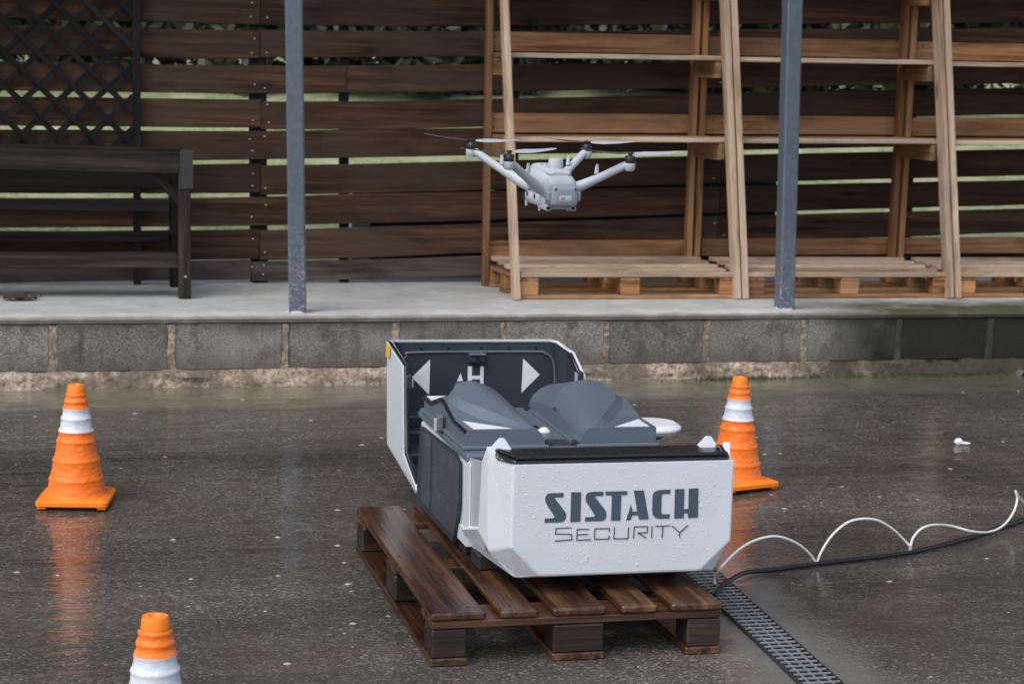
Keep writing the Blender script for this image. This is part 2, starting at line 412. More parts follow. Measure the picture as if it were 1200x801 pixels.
    cr = mth(t, 'SUBTRACT', 0.26, mth(t, 'MULTIPLY', wet, 0.215))
    rough_h = mth(t, 'ADD', mth(t, 'MULTIPLY', agg, 0.7), mth(t, 'MULTIPLY', fine, 0.5))
    nb = bump(t, rough_h, 0.35, 0.006)
    film = mth(t, 'ADD', mth(t, 'MULTIPLY', fine, mth(t, 'SUBTRACT', 0.6, mth(t, 'MULTIPLY', wet, 0.5))), noise(t, v, 30, 3))
    brush = noise(t, N(t, 'VectorMath', {'operation': 'MULTIPLY'}, i0=v, i1=(0.8, 9.0, 1)), 1.6, 4, 0.6, 0.5)
    nc = bump(t, brush, 0.20, 0.03, bump(t, film, 0.055, 0.004))
    P(Base_Color=c, Roughness=0.62, Specular_IOR_Level=0.3, Normal=nb, Coat_Weight=mth(t, 'ADD', 0.55, mth(t, 'MULTIPLY', wet, 0.45)), Coat_Roughness=cr, Coat_IOR=1.5, Coat_Normal=nc)

def ground_sheet():
    xs = [-90, -40, -15] + [x * 0.5 - 8 for x in range(45)] + [20, 45, 90]
    ys = [-90, -40, -15, -9, -7, -6, -5, -4, -3, -2.6, -2.3] + [-2.25 + 0.05 * k for k in range(46)] + [0.3, 1.0]
    vs, fs = [], []
    for y in ys:
        for x in xs:
            z = ground_b(y)
            if -2.3 < y < -0.02 and -8 <= x <= 14: z += 0.004 * vnoise(x * 1.5, y * 2.5) * min(1, (y + 2.3) / 0.4)
            vs.append((x, y, z))
    n = len(xs)
    for j in range(len(ys) - 1):
        for i in range(n - 1): fs.append((j * n + i, j * n + i + 1, (j + 1) * n + i + 1, (j + 1) * n + i))
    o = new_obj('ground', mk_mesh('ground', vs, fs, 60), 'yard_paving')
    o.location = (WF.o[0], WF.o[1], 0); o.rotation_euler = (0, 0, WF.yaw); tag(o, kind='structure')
ground_sheet()

@material('platform_concrete')
def _(t, P):
    v = coords(t, WALL, rand=False); y = N(t, 'SeparateXYZ', out=1, Vector=v); x = N(t, 'SeparateXYZ', out=0, Vector=v)
    n = noise(t, v, 6, 6, 0.65); n2 = noise(t, v, 90, 3); n3 = noise(t, N(t, 'VectorMath', {'operation': 'MULTIPLY'}, i0=v, i1=(1, 3, 1)), 2.5, 4)
    c = ramp(t, n, [(0.3, (0.42, 0.43, 0.42)), (0.6, (0.56, 0.575, 0.565)), (0.75, (0.62, 0.635, 0.625))])
    c = mix(t, ramp(t, n3, [(0.5, 0.0), (0.7, 0.4)]), c, (0.33, 0.335, 0.32))
    c = mix(t, mth(t, 'MULTIPLY', n2, 0.25), c, (0.28, 0.27, 0.25))
    front = ramp(t, mth(t, 'ADD', y, mth(t, 'MULTIPLY', n, 0.12)), [(0.05, 1.0), (0.13, 0.0)])
    c = mix(t, ramp(t, noise(t, v, 22, 5, 0.7), [(0.5, 0.0), (0.7, 0.5)]), c, (0.30, 0.30, 0.285))
    c = mix(t, mth(t, 'MULTIPLY', front, 0.8), c, (0.15, 0.122, 0.09))
    mx = ramp(t, mth(t, 'DIVIDE', x, 6.0), [(0.575, 0.0), (0.66, 1.0)])
    my = ramp(t, mth(t, 'ADD', mth(t, 'MULTIPLY', y, 1.0), mth(t, 'MULTIPLY', n, 0.35)), [(0.45, 1.0), (0.75, 0.0)])
    mn_ = ramp(t, noise(t, v, 4, 5, 0.7), [(0.25, 0.5), (0.5, 1.0)])
    c = mix(t, mth(t, 'MULTIPLY', mth(t, 'MULTIPLY', mx, my), mn_), c, (0.060, 0.062, 0.030))
    P(Base_Color=c, Roughness=0.7, Normal=bump(t, mth(t, 'ADD', n, mth(t, 'MULTIPLY', n2, 0.5)), 0.3, 0.006))
@material('block_concrete')
def _(t, P):
    v = coords(t, WALL, rand=False); x = N(t, 'SeparateXYZ', out=0, Vector=v); z = N(t, 'SeparateXYZ', out=2, Vector=v)
    sp = noise(t, v, 160, 3, 0.8); md = noise(t, v, 7, 6, 0.7); bg_ = noise(t, v, 2.2, 4, 0.6)
    c = ramp(t, sp, [(0.36, (0.115, 0.108, 0.095)), (0.5, (0.225, 0.215, 0.192)), (0.64, (0.42, 0.405, 0.365))])
    c = N(t, 'VectorMath', {'operation': 'SCALE'}, i0=c, Scale=mth(t, 'ADD', 0.75, mth(t, 'MULTIPLY', rnd_out(t), 0.5)))
    c = mix(t, ramp(t, md, [(0.5, 0.0), (0.66, 0.75)]), c, (0.070, 0.063, 0.052))
    drip = noise(t, N(t, 'VectorMath', {'operation': 'MULTIPLY'}, i0=v, i1=(14, 1, 1.4)), 1.0, 4, 0.6)
    c = mix(t, ramp(t, drip, [(0.56, 0.0), (0.7, 0.6)]), c, (0.055, 0.050, 0.042))
    c = mix(t, ramp(t, bg_, [(0.5, 0.0), (0.68, 0.5)]), c, (0.30, 0.305, 0.30))
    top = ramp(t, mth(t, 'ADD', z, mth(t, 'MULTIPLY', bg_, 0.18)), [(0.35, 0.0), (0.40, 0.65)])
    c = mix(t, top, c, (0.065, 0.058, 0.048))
    low = ramp(t, mth(t, 'SUBTRACT', z, mth(t, 'MULTIPLY', md, 0.10)), [(0.06, 0.6), (0.14, 0.0)])
    c = mix(t, low, c, (0.12, 0.10, 0.082))
    wetx = ramp(t, mth(t, 'DIVIDE', mth(t, 'ADD', x, mth(t, 'MULTIPLY', bg_, 1.2)), 6.0), [(0.68, 0.0), (0.78, 0.95)])
    c = mix(t, wetx, c, mix(t, md, (0.007, 0.0075, 0.006), (0.030, 0.033, 0.020)))
    P(Base_Color=c, Roughness=0.88, Specular_IOR_Level=0.2, Normal=bump(t, mth(t, 'ADD', sp, md), 0.8, 0.008))
@material('mortar')
def _(t, P):
    v = coords(t, WALL, rand=False); x = N(t, 'SeparateXYZ', out=0, Vector=v); n = noise(t, v, 45, 4, 0.75); b_ = noise(t, v, 5, 4, 0.7)
    c = ramp(t, n, [(0.36, (0.13, 0.09, 0.06)), (0.5, (0.36, 0.28, 0.20)), (0.66, (0.55, 0.48, 0.40))])
    c = mix(t, ramp(t, b_, [(0.40, 0.0), (0.58, 0.85)]), c, (0.105, 0.088, 0.064))
    mx = ramp(t, mth(t, 'DIVIDE', mth(t, 'ADD', x, b_), 6.0), [(0.62, 0.0), (0.74, 0.95)])
    c = mix(t, mx, c, mix(t, n, (0.010, 0.011, 0.007), (0.055, 0.050, 0.028)))
    P(Base_Color=c, Roughness=0.9, Normal=bump(t, n, 0.8, 0.01))

# platform slab with a slightly chipped front edge
def slab():
    vs, fs = [], []; n = 260; x0, x1 = -9.0, 13.0
    for i in range(n + 1):
        x = x0 + (x1 - x0) * i / n; w = 0.006 * vnoise(x * 5) + 0.004 * vnoise(x * 17, 3)
        vs += [(x, -0.004 + w, 0.409), (x, -0.012 + w, Z_TOP - 0.006), (x, -0.002 + w, Z_TOP), (x, 0.25, Z_TOP), (x, 2.0, Z_TOP), (x, 2.0, 0.2)]
    for i in range(n):
        for k in range(5): a = i * 6 + k; fs.append((a, a + 1, a + 7, a + 6))
    o = new_obj('platform', mk_mesh('platform', vs, fs, 40), 'platform_concrete')
    o.location = (WF.o[0], WF.o[1], 0); o.rotation_euler = (0, 0, WF.yaw); tag(o, kind='structure')
slab()
zb0, zb1 = 0.198, 0.406
rb = random.Random(3)
for i in range(-8, 17):
    a = 0.5 * i
    bw = 0.476
    wall_t.box('block', (a + 0.25 + rb.uniform(-.002, .002), 0.10 + rb.uniform(-.003, .003), (zb0 + zb1) / 2), (bw, 0.2, zb1 - zb0), 'block_concrete', 0.006)
    vs, fs = [], []
    nn = 9
    wj = 0.018 + rb.uniform(-.003, .006)
    for k in range(nn + 1):
        z = zb0 - 0.01 + (zb1 + 0.006 - zb0) * k / nn; dx = 0.004 * vnoise(a * 9, z * 22); w = wj + 0.004 * vnoise(a * 5, z * 30, 4) + (0.012 if k == 0 else 0.004 if k == 1 else 0)
        f_ = -0.004 + 0.004 * vnoise(a * 3, z * 25, 8)
        vs += [(a + dx - w, 0.03, z), (a + dx - w * 0.7, f_, z), (a + dx + w * 0.7, f_, z), (a + dx + w, 0.03, z)]
    for k in range(nn):
        for q in range(3): b = k * 4 + q; fs.append((b, b + 1, b + 5, b + 4))
    wall_t.mesh('mortar_joint', vs, fs, 'mortar', 50)
# rough mortar footing
vs, fs = [], []; nx, nz = 900, 7
for i in range(nx + 1):
    x = -4.0 + 12.0 * i / nx
    for k in range(nz + 1):
        t_ = k / nz; z = Z_FOOT - 0.03 + (zb0 + 0.004 - Z_FOOT + 0.03) * t_ + (0.008 * vnoise(x * 9, 5) if k == nz else 0)
        y = -0.05 * (1 - t_) ** 0.7 + 0.018 * vnoise(x * 5, z * 25) + 0.010 * vnoise(x * 21, z * 55, 2) + 0.007 * vnoise(x * 55, z * 110, 6)
        vs.append((x, y - 0.004, z))
for i in range(nx):
    for k in range(nz): a = i * (nz + 1) + k; fs.append((a, a + 1, a + nz + 2, a + nz + 1))
wall_t.mesh('mortar_footing', vs, fs, 'mortar', 60)

# steel posts carrying the roof
ZR = 3.25
for (a, b, lab) in ((1.078, 0.150, 'square blue grey steel post on the platform beside the dark wooden bench'), (3.467, 0.170, 'square blue grey steel post on the platform in front of the second wooden rack')):
    t = Thing('steel_post', lab, 'post', WF, (a, b, Z_TOP), 'steel posts along the platform edge')
    lean = -0.0265
    M = Matrix.Shear('XY', 4, (lean, 0)) if False else Matrix.Identity(4); M[0][2] = lean
    L = ZR - Z_TOP
    me = box_mesh(0.078, 0.078, L, 0.007, 'steel_post_paint').copy()
    for v in me.vertices: v.co.z += L / 2 - 0.002; v.co.x += lean * v.co.z
    t.raw('shaft', me, 'steel_post_paint', Matrix.Rotation(-0.16 if a < 2 else 0.0, 4, 'Z'))
    wv, wf = [], []
    ring = []
    for k in range(28):
        an = 2 * math.pi * k / 28; rr = 0.052 + 0.012 * vnoise(k * 0.7, a * 3)
        ring.append((a + rr * math.cos(an) * 1.05, b + rr * math.sin(an), Z_TOP + 0.001))
    ring2 = [(a + (p[0] - a) * 0.72, b + (p[1] - b) * 0.72, Z_TOP + 0.012) for p in ring]
    vs = ring + ring2 + [(a, b, Z_TOP + 0.014)]
    fs = [(k, (k + 1) % 28, 28 + (k + 1) % 28, 28 + k) for k in range(28)] + [(28 + k, 28 + (k + 1) % 28, 56) for k in range(28)]
    t.mesh('grout_collar', vs, fs, 'platform_concrete', 60)
rt = Thing('shelter_roof', 'corrugated sheet roof carried on the steel posts over the platform', 'roof', WF, (2.5, 0.9, ZR + 0.1))
vs, fs = [], []; nxx = 400
for i in range(nxx + 1):
    x = -7.0 + 19.0 * i / nxx; dz = 0.018 * math.cos(x * 2 * math.pi / 0.19)
    vs += [(x, -0.02, ZR + 0.16 + dz), (x, 2.1, ZR + 0.42 + dz)]
for i in range(nxx): fs.append((2 * i, 2 * i + 1, 2 * i + 3, 2 * i + 2))
rt.mesh('sheet', vs, fs, 'roof_sheet', 60)
rt.beam('eave_beam', (-7, 0.16, ZR + 0.07), (12, 0.16, ZR + 0.07), 0.1, 0.14, 'roof_sheet')

# ================================================================== FENCE
FB = 1.28
FA = (0.83, 1.695, 5.257)
FZ = [[1.722, 1.693, 1.551, 1.522, 1.383, 1.354, 1.214, 1.193, 1.049, 1.028, 0.883, 0.862, 0.720, 0.699, 0.552, 0.544, 0.448],
      [1.740, 1.715, 1.586, 1.543, 1.406, 1.371, 1.229, 1.220, 1.079, 1.055, 0.904, 0.895, 0.744, 0.728, 0.572, 0.559, 0.458],
      [1.891, 1.858, 1.716, 1.696, 1.552, 1.528, 1.381, 1.357, 1.209, 1.185, 1.036, 1.008, 0.868, 0.848, 0.713, 0.683, 0.560]]
def fz(k, a):
    z0, z1, z2 = FZ[0][k], FZ[1][k], FZ[2][k]
    if a < FA[0]: return z0 + (a - FA[0]) * 0.012
    if a < FA[1]: return z0 + (z1 - z0) * (a - FA[0]) / (FA[1] - FA[0])
    return z1 + (z2 - z1) * (a - FA[1]) / (FA[2] - FA[1])
fence = Thing('board_fence', 'dark brown fence of horizontal boards with narrow gaps behind the platform', 'fence', WF, (2.0, FB, Z_TOP))
A0, A1 = -2.6, 8.4
posts_a = [-1.35, 1.06, 3.56, 6.0]
rf = random.Random(11)
rows = []
for r in range(9):
    kt = 2 * r - 1; kb = 2 * r
    rows.append(((lambda a, k=kt: fz(k, a)) if r > 0 else (lambda a: fz(0, a) + 0.148), (lambda a, k=kb: fz(k, a))))
for q in range(1, 7):   # rows above the frame, closing the fence up to the roof
    rows.append(((lambda a, q=q: fz(0, a) + 0.148 + 0.168 * q), (lambda a, q=q: fz(0, a) + 0.168 * q)))
joints = {0: [1.06, 3.56, 6.0], 1: [1.06, 3.56, 6.0], 2: [1.50, 3.56, 6.0], 3: [1.07, 3.56, 6.0], 4: [3.56, 6.0], 5: [1.07, 3.56, 6.0], 6: [3.56, 6.0], 7: [1.07, 3.56, 6.0], 8: [1.03, 3.56, 6.0]}
nails = []
for r, (ft, fb) in enumerate(rows):
    js = [A0] + joints.get(r, [1.06, 3.56, 6.0]) + [A1]
    for i in range(len(js) - 1):
        # break long runs at the bend of the rows so the boards follow them
        a0, a1 = js[i] + 0.002, js[i + 1] - 0.002
        dz0, dz1 = rf.uniform(-.003, .003), rf.uniform(-.003, .003); dy = rf.uniform(-.003, .003)
        if r in (3, 5, 7, 8) and i == 1: dz0 -= 0.008; dz1 -= 0.0
        if a0 < 1.2 < FA[1] < a1: am = [a0, a1]
        z0t, z0b, z1t, z1b = ft(a0) + dz0, fb(a0) + dz0, ft(a1) + dz1, fb(a1) + dz1
        n = 24; vs, fs = [], []
        for k in range(n + 1):
            s_ = k / n; a = a0 + (a1 - a0) * s_
            zt = ft(a) + dz0 + (dz1 - dz0) * s_ + 0.003 * vnoise(a * 2.2, r * 7, 1); zb = fb(a) + dz0 + (dz1 - dz0) * s_ + 0.003 * vnoise(a * 2.2, r * 7, 9)
            yy = FB + dy + 0.003 * vnoise(a * 1.3, r * 3, 5)
            e = 0.004
            vs += [(a, yy, zb + e), (a, yy, zt - e), (a, yy + e, zt), (a, yy + 0.026, zt), (a, yy + 0.026, zb), (a, yy + e, zb)]
        for k in range(n):
            for q in range(6): fs.append((k * 6 + q, k * 6 + (q + 1) % 6, (k + 1) * 6 + (q + 1) % 6, (k + 1) * 6 + q))
        fs += [tuple(range(6)), tuple(range(n * 6, n * 6 + 6))]
        mt = 'fence_wood_weathered' if r == 8 else 'fence_wood'
        fence.mesh('fence_board', vs, fs, mt, 25, origin=((a0 + a1) / 2, FB, (z0t + z0b) / 2))
    if r < 9:
        for pa in posts_a:
            for da in (-0.035, 0.035):
                for q in (0.25, 0.75):
                    if rf.random() < 0.6:
                        a = pa + da + rf.uniform(-.012, .012); nails.append((a, FB - 0.004, fb(a) + (ft(a) - fb(a)) * (q + rf.uniform(-.08, .08))))
for pa, w in [(p, 0.085) for p in posts_a] + [(1.50, 0.045), (0.92, 0.0), (2.4, 0.05), (4.7, 0.05)]:
    if w: fence.beam('fence_post', (pa + 0.02, FB + 0.055, Z_TOP - 0.15), (pa - 0.03, FB + 0.055, 2.75), w, 0.05, 'stained_wood', up=(0, 1, 0))
parts = []
for (x, y, z) in nails:
    v, f = disc_solid(0.0045, 0, 0.003, 6); parts.append(([(x + p[0], y + 0.004 - p[2] - 0.003, z + p[1]) for p in v], f))
v, f = join(parts); o = fence.mesh('nail_heads', v, f, 'nail_zinc'); o['kind'] = 'stuff'

# ================================================================== TRELLIS and BENCH (left)
TB = 1.235
tr = Thing('trellis_panel', 'black stained diagonal lattice trellis panel standing behind the wooden bench', 'trellis', WF, (-0.4, TB, Z_TOP))
xa0, xa1, za0, za1 = -1.35, 0.44, 0.93, 2.25
for p in (xa1 + 0.017, xa0 - 0.017):
    tr.beam('stile', (p, TB, Z_TOP), (p - 0.01, TB, za1 + 0.04), 0.036, 0.035, 'stained_wood', up=(0, 1, 0))
tr.beam('rail', (xa0, TB, za1 + 0.018), (xa1, TB, za1 + 0.018), 0.035, 0.035, 'stained_wood')
tr.beam('rail', (xa0, TB, za0 - 0.02), (xa1, TB, za0 - 0.02), 0.035, 0.05, 'stained_wood')
per = 0.163
for sgn, yo in ((1, 0.007), (-1, -0.007)):
    k = -30
    for k in range(-30, 31):
        c = (k + 0.35) * per
        # line z = za0 + sgn*(x - x0)
        pts = []
        for z in (za0, za1):
            x = (xa1 - 0.02 + c) + (z - za0) * sgn * 1.05
            pts.append((x, z))
        (x0, z0), (x1, z1) = pts
        def clip(x0, z0, x1, z1):
            t0, t1 = 0.0, 1.0; dx = x1 - x0
            for lim, s in ((xa0, 1), (xa1, -1)):
                den = dx * s; num = (lim - x0) * s
                if den > 0: t0 = max(t0, num / den)
                else: t1 = min(t1, num / den)
            return t0, t1
        t0, t1 = clip(x0, z0, x1, z1)
        if t1 - t0 < 0.04: continue
        p0 = (x0 + (x1 - x0) * t0, TB + yo, z0 + (z1 - z0) * t0); p1 = (x0 + (x1 - x0) * t1, TB + yo, z0 + (z1 - z0) * t1)
        tr.beam('lattice_slat', p0, p1, 0.029, 0.010, 'stained_wood', up=(0, 1, 0), bev=0.001)

bn = Thing('wooden_bench', 'dark stained wooden bench frame with a low slatted shelf at the fence', 'bench', WF, (-0.2, 0.9, Z_TOP))
for a in (0.628, -1.0):
    l = bn.beam('leg', (a, 0.66, Z_TOP), (a - 0.006, 0.66, 1.118), 0.056, 0.05, 'bench_wood', up=(0, 1, 0), bev=0.004)
    bn.beam('leg', (a + 0.004, 1.135, Z_TOP), (a - 0.006, 1.135, 1.10), 0.05, 0.05, 'stained_wood', up=(0, 1, 0), bev=0.004)
    bn.beam('end_rail', (a, 0.69, 1.075), (a, 1.11, 1.075), 0.04, 0.07, 'stained_wood')
    bn.beam('end_rail', (a, 0.69, 0.66), (a, 1.11, 0.66), 0.04, 0.06, 'stained_wood')
bn.beam('corner_brace', (0.47, 0.70, 1.03), (0.615, 0.70, 0.88), 0.035, 0.04, 'bench_wood', bev=0.003)
bn.beam('front_rail', (-1.02, 0.648, 1.075), (0.60, 0.648, 1.068), 0.035, 0.098, 'bench_wood', bev=0.004)
bn.beam('top_slat', (-1.02, 0.72, 1.130), (0.63, 0.72, 1.122), 0.11, 0.02, 'bench_wood')
for z, h in ((0.955, 0.07), (0.836, 0.056), (0.683, 0.046)):
    bn.beam('back_slat', (-1.0, 1.10, z + 0.004), (0.60, 1.10, z - 0.004), 0.025, h, 'stained_wood')
bn.beam('shelf_board', (-1.02, 0.685, 0.604), (0.60, 0.685, 0.604), 0.05, 0.056, 'bench_wood', bev=0.005)
for k in range(1): bn.beam('shelf_slat', (-1.0, 0.77 + 0.125 * k, 0.626), (0.60, 0.77 + 0.125 * k, 0.626), 0.10, 0.02, 'bench_wood')
vs, fs = extrude_poly([(0.598, 0.629, 0.95), (0.66, 0.629, 0.95), (0.66, 0.629, 1.125), (0.62, 0.629, 1.135), (0.598, 0.629, 1.125)], (0, -1, 0), 0.003)
bn.mesh('corner_plate', vs, fs, 'grate_dark')
for z in (1.075, 1.0, 0.54):
    v, f = disc_solid(0.006, 0, 0.004, 8); bn.mesh('bolt', [(0.628 + p[0], 0.632 - p[2], z + p[1]) for p in v], f, 'nail_zinc')

# ================================================================== RACKS
def rack(a0, width, label, dz, last=False):
    g = Thing('pallet_rack', label, 'rack', WF, (a0 + width / 2, 0.87, Z_TOP), 'wooden racks built on pallets along the fence')
    bf, br = 0.57, 1.17; z0 = Z_TOP; rr = random.Random(int(a0 * 100))
    a1 = a0 + width; ln = -0.027
    def rise(a): return dz + 0.016 * (a - a0)
    # base pallet
    for b in (bf + 0.04, (bf + br) / 2, br - 0.04):
        g.beam('bottom_board', (a0, b, z0 + 0.011), (a1, b, z0 + 0.011), 0.08, 0.020, 'pine')
        for a in (a0 + 0.055, (a0 + a1) / 2, a1 - 0.055):
            g.box('pallet_block', (a, b + 0.004, z0 + 0.022 + 0.034), (0.1, 0.085, 0.068), 'pine', 0.003, rz=rr.uniform(-.04, .04))
    for a in (a0 + 0.055, (a0 + a1) / 2, a1 - 0.055):
        g.beam('cross_board', (a, bf + 0.003, z0 + 0.100), (a, br, z0 + 0.100), 0.1, 0.018, 'pine')
    for k, b in enumerate((bf + 0.030, bf + 0.150, bf + 0.270, bf + 0.39, bf + 0.51)):
        g.beam('deck_board', (a0 + rr.uniform(0, .01), b - 0.004, z0 + 0.1215 + .007 * k), (a1 - rr.uniform(0, .012) - .02 * (k > 0), b - 0.004, z0 + 0.1215 + .007 * k), 0.058, 0.022, 'pine_weathered')
    H = 2.25 - z0
    def front_b(z): return bf + 0.012 + 0.155 * (z - z0)
    def rear_b(z): return br - 0.03 - 0.05 * (z - z0)
    for side, a in ((0, a0 - 0.021), (1, a1 + 0.021 - 0.042 * 0.0)):
        aa = a if side == 0 else a1 + 0.019
        aa = a0 - 0.012 if side == 0 else a1 - 0.019
        zt = z0 + H
        g.beam('leg', (aa, bf - 0.012, z0), (aa + ln * H, front_b(zt) - 0.012, zt), 0.033, 0.062, 'pine_weathered', up=(0, 1, 0))
        ab = (a0 - (0.012 if a0 < 3 else 0.050)) if side == 0 else a1 - 0.062
        lr_ = ln
        g.beam('leg', (ab, br - 0.03, z0), (ab + lr_ * H, rear_b(zt), zt), 0.030, 0.05, 'pine', up=(0, 1, 0))
    for zs in (1.216, 1.626, 2.02):
        u = ln * (zs - z0)
        zl, zr = zs + rise(a0) - 0.012, zs + rise(a1) - 0.012
        b0, b1 = front_b(zs) + 0.02, rear_b(zs) - 0.035
        x0, x1 = a0 + u + 0.002, a1 + u - 0.026
        nb = 3; wb = (b1 - b0) / nb
        for k in range(nb):
            g.beam('shelf_board', (x0, b0 + wb * (k + .5), zl), (x1, b0 + wb * (k + .5), zr), wb - 0.008, 0.024, 'pine_weathered' if k == 0 else 'pine')
        g.beam('back_board', (x0 - .02, rear_b(zs) + 0.036, zl + 0.068), (x1 + .03, rear_b(zs) + 0.036, zr + 0.068), 0.02, 0.098, 'pine')
        for x, zc in ((x0 + 0.02, zl), (x1 - 0.015, zr)):
            g.beam('shelf_support', (x, b0 + 0.012, zc - 0.057), (x, b1 + 0.03, zc - 0.057), 0.03, 0.088, 'pine_stained')
        for x, zc in ((x0 + 0.025, zl), (x1 - 0.02, zr)):
            for q_ in (0.045, 0.09):
                v_, f_ = disc_solid(.004, 0, .002, 8); g.mesh('screw', [(x + p[0], rear_b(zs) + 0.0255 - p[2], zc + q_ + p[1]) for p in v_], f_, 'rubber_black_matte')
    zl, zr = z0 + 0.186 + dz, z0 + 0.186 + dz + 0.012
    g.beam('back_board', (a0 - 0.01, rear_b(z0) + 0.036, zl), (a1 + 0.01, rear_b(z0) + 0.036, zr), 0.02, 0.09, 'pine')
rack(2.232, 1.165, 'pine shelf rack on a pallet base behind the hovering drone', 0.0)
rack(3.432, 1.160, 'pine shelf rack on a pallet base behind the steel post', 0.016)
rack(4.630, 1.20, 'pine shelf rack on a pallet base above the pipe in the wall', 0.030)

# ================================================================== beyond the fence
def bank_z(b): return 0.15 + 1.24 * max(0.0, min(1.0, (b - 1.6) / 6.5)) + max(0.0, b - 8.1) * 0.06
vs, fs = [], []
xs = [-60, -30] + [-14 + 0.5 * k for k in range(77)] + [40, 70]; ys = [1.55 + 0.3 * k for k in range(28)] + [12, 18, 30, 60, 120]
for y in ys:
    for x in xs: vs.append((x, y, bank_z(y) + (0.06 * vnoise(x * 1.1, y * 1.1) + 0.03 * vnoise(x * 3.3, y * 3.3, 2)) * min(1, max(0, (y - 1.6)))))
n = len(xs)
for j in range(len(ys) - 1):
    for i in range(n - 1): fs.append((j * n + i, j * n + i + 1, (j + 1) * n + i + 1, (j + 1) * n + i))
o = new_obj('grass_bank', mk_mesh('grass_bank', vs, fs, 60), 'grass'); o.location = (WF.o[0], WF.o[1], 0); o.rotation_euler = (0, 0, WF.yaw); tag(o, kind='structure')
# bushes on top of the bank, seen only through the upper gaps
rbh = random.Random(21)
def bush_mesh(seed, rx, ry, rz, n=1500):
    q = random.Random(seed); vs, fs = [], []
    cl = [(q.uniform(-.75, .75) * rx, q.uniform(-.75, .75) * ry, q.uniform(0.05, .85) * rz, q.uniform(.25, .5)) for _ in range(22)]
    for _ in range(n):
        c = q.choice(cl); th, ph = q.uniform(0, 6.283), math.acos(q.uniform(-1, 1)); rr = c[3] * (0.55 + 0.45 * q.random())
        p = Vector((c[0] + rr * rx * math.sin(ph) * math.cos(th), c[1] + rr * ry * math.sin(ph) * math.sin(th), max(0.02, c[2] + rr * rz * 0.9 * math.cos(ph))))
        d = Vector((q.uniform(-1, 1), q.uniform(-1, 1), q.uniform(-1, 1))).normalized(); e = d.orthogonal().normalized(); s = q.uniform(.05, .10)
        o = len(vs); vs += [p - d * s, p + e * s * .45, p + d * s, p - e * s * .45]; fs.append((o, o + 1, o + 2, o + 3))
    return mk_mesh('foliage', vs, fs)
bm_ = [bush_mesh(k, 1.0, 0.8, 1.9, 5200) for k in range(3)]
for mm in bm_: mm.materials.append(MATS['leaf'])
for k in range(20):
    a = -5.5 + 0.85 * k + rbh.uniform(-.2, .2); b = 8.0 + rbh.uniform(-.3, .5)
    t = Thing('bush', 'dark leafy bush on the grass bank behind the fence', 'bush', WF, (a, b, bank_z(b) - 0.05), 'bushes on the bank behind the fence')
    t.raw('foliage', bm_[k % 3], None, Matrix.Rotation(rbh.uniform(0, 6), 4, 'Z') @ Matrix.Scale(rbh.uniform(.9, 1.25), 4))
    v, f = tube([(0, 0, -0.05), (0.03, 0.02, 0.5), (0.0, 0.05, 1.0)], [0.05, 0.04, 0.02], 7); t.raw('stem', mk_mesh('stem', v, f, 50), 'bark')
# dark covered stack right behind the fence, and the coloured boards
p0 = WF.hit(432, 245, 1, 1.75); p1 = WF.hit(905, 232, 1, 1.75)
t = Thing('covered_stack', 'black covered stack lying behind the fence boards at the drone', 'stack', WF, ((p0[0] + p1[0]) / 2, 1.95, 0.1))
vs, fs = [], []; nn = 40
for i in range(nn + 1):
    a = p0[0] + (p1[0] - p0[0]) * i / nn; zt = 0.955 + 0.05 * i / nn + 0.012 * vnoise(a * 3)
    vs += [(a, 1.70, 0.05), (a, 1.71 + .02 * vnoise(a * 5, 2), zt - 0.05), (a, 1.78, zt), (a, 2.2, zt - 0.03), (a, 2.25, 0.05)]
for i in range(nn):
    for k in range(4): q = i * 5 + k; fs.append((q, q + 1, q + 6, q + 5))
fs += [(0, 1, 2, 3, 4), tuple(nn * 5 + k for k in range(5))]
t.mesh('cover', vs, fs, 'tarp_black', 40)
for (u, v_) in ((430, 227), (578, 226)):
    q = WF.hit(u, v_, 1, 1.66); t.beam('white_strap', (q[0] - 0.03, 1.66, q[2] + 0.03), (q[0] + 0.05, 1.66, q[2] - 0.05), 0.012, 0.03, 'decal_white')
def slit_board(name, u0, u1, v0, v1, b, mat, label, cat):
    q0 = WF.hit(u0, v0, 1, b); q1 = WF.hit(u1, v1, 1, b); z0, z1 = bank_z(b) - .12, q0[2]
    t = Thing(name, label, cat, WF, ((q0[0] + q1[0]) / 2, b, bank_z(b)))
    t.beam('panel', (q0[0], b, (z0 + z1) / 2), (q1[0], b, (z0 + z1) / 2), 0.05, z1 - z0, mat, bev=0.008)
    t.beam('top_edge', (q0[0] - .01, b, z1 + .011), (q1[0] + .01, b, z1 + .011), 0.07, 0.022, mat, bev=0.004)
slit_board('barrier_board', 72, 120, 145, 158, 6.9, 'orange_board', 'orange board standing behind the fence, seen past the trellis', 'board')
slit_board('pale_board', 176, 226, 145, 158, 6.9, 'decal_white', 'white board standing behind the fence, seen past the trellis', 'board')
slit_board('yellow_barrier', 2, 62, 146, 157, 7.0, 'yellow_board', 'yellow board standing behind the fence, seen past the trellis', 'board')

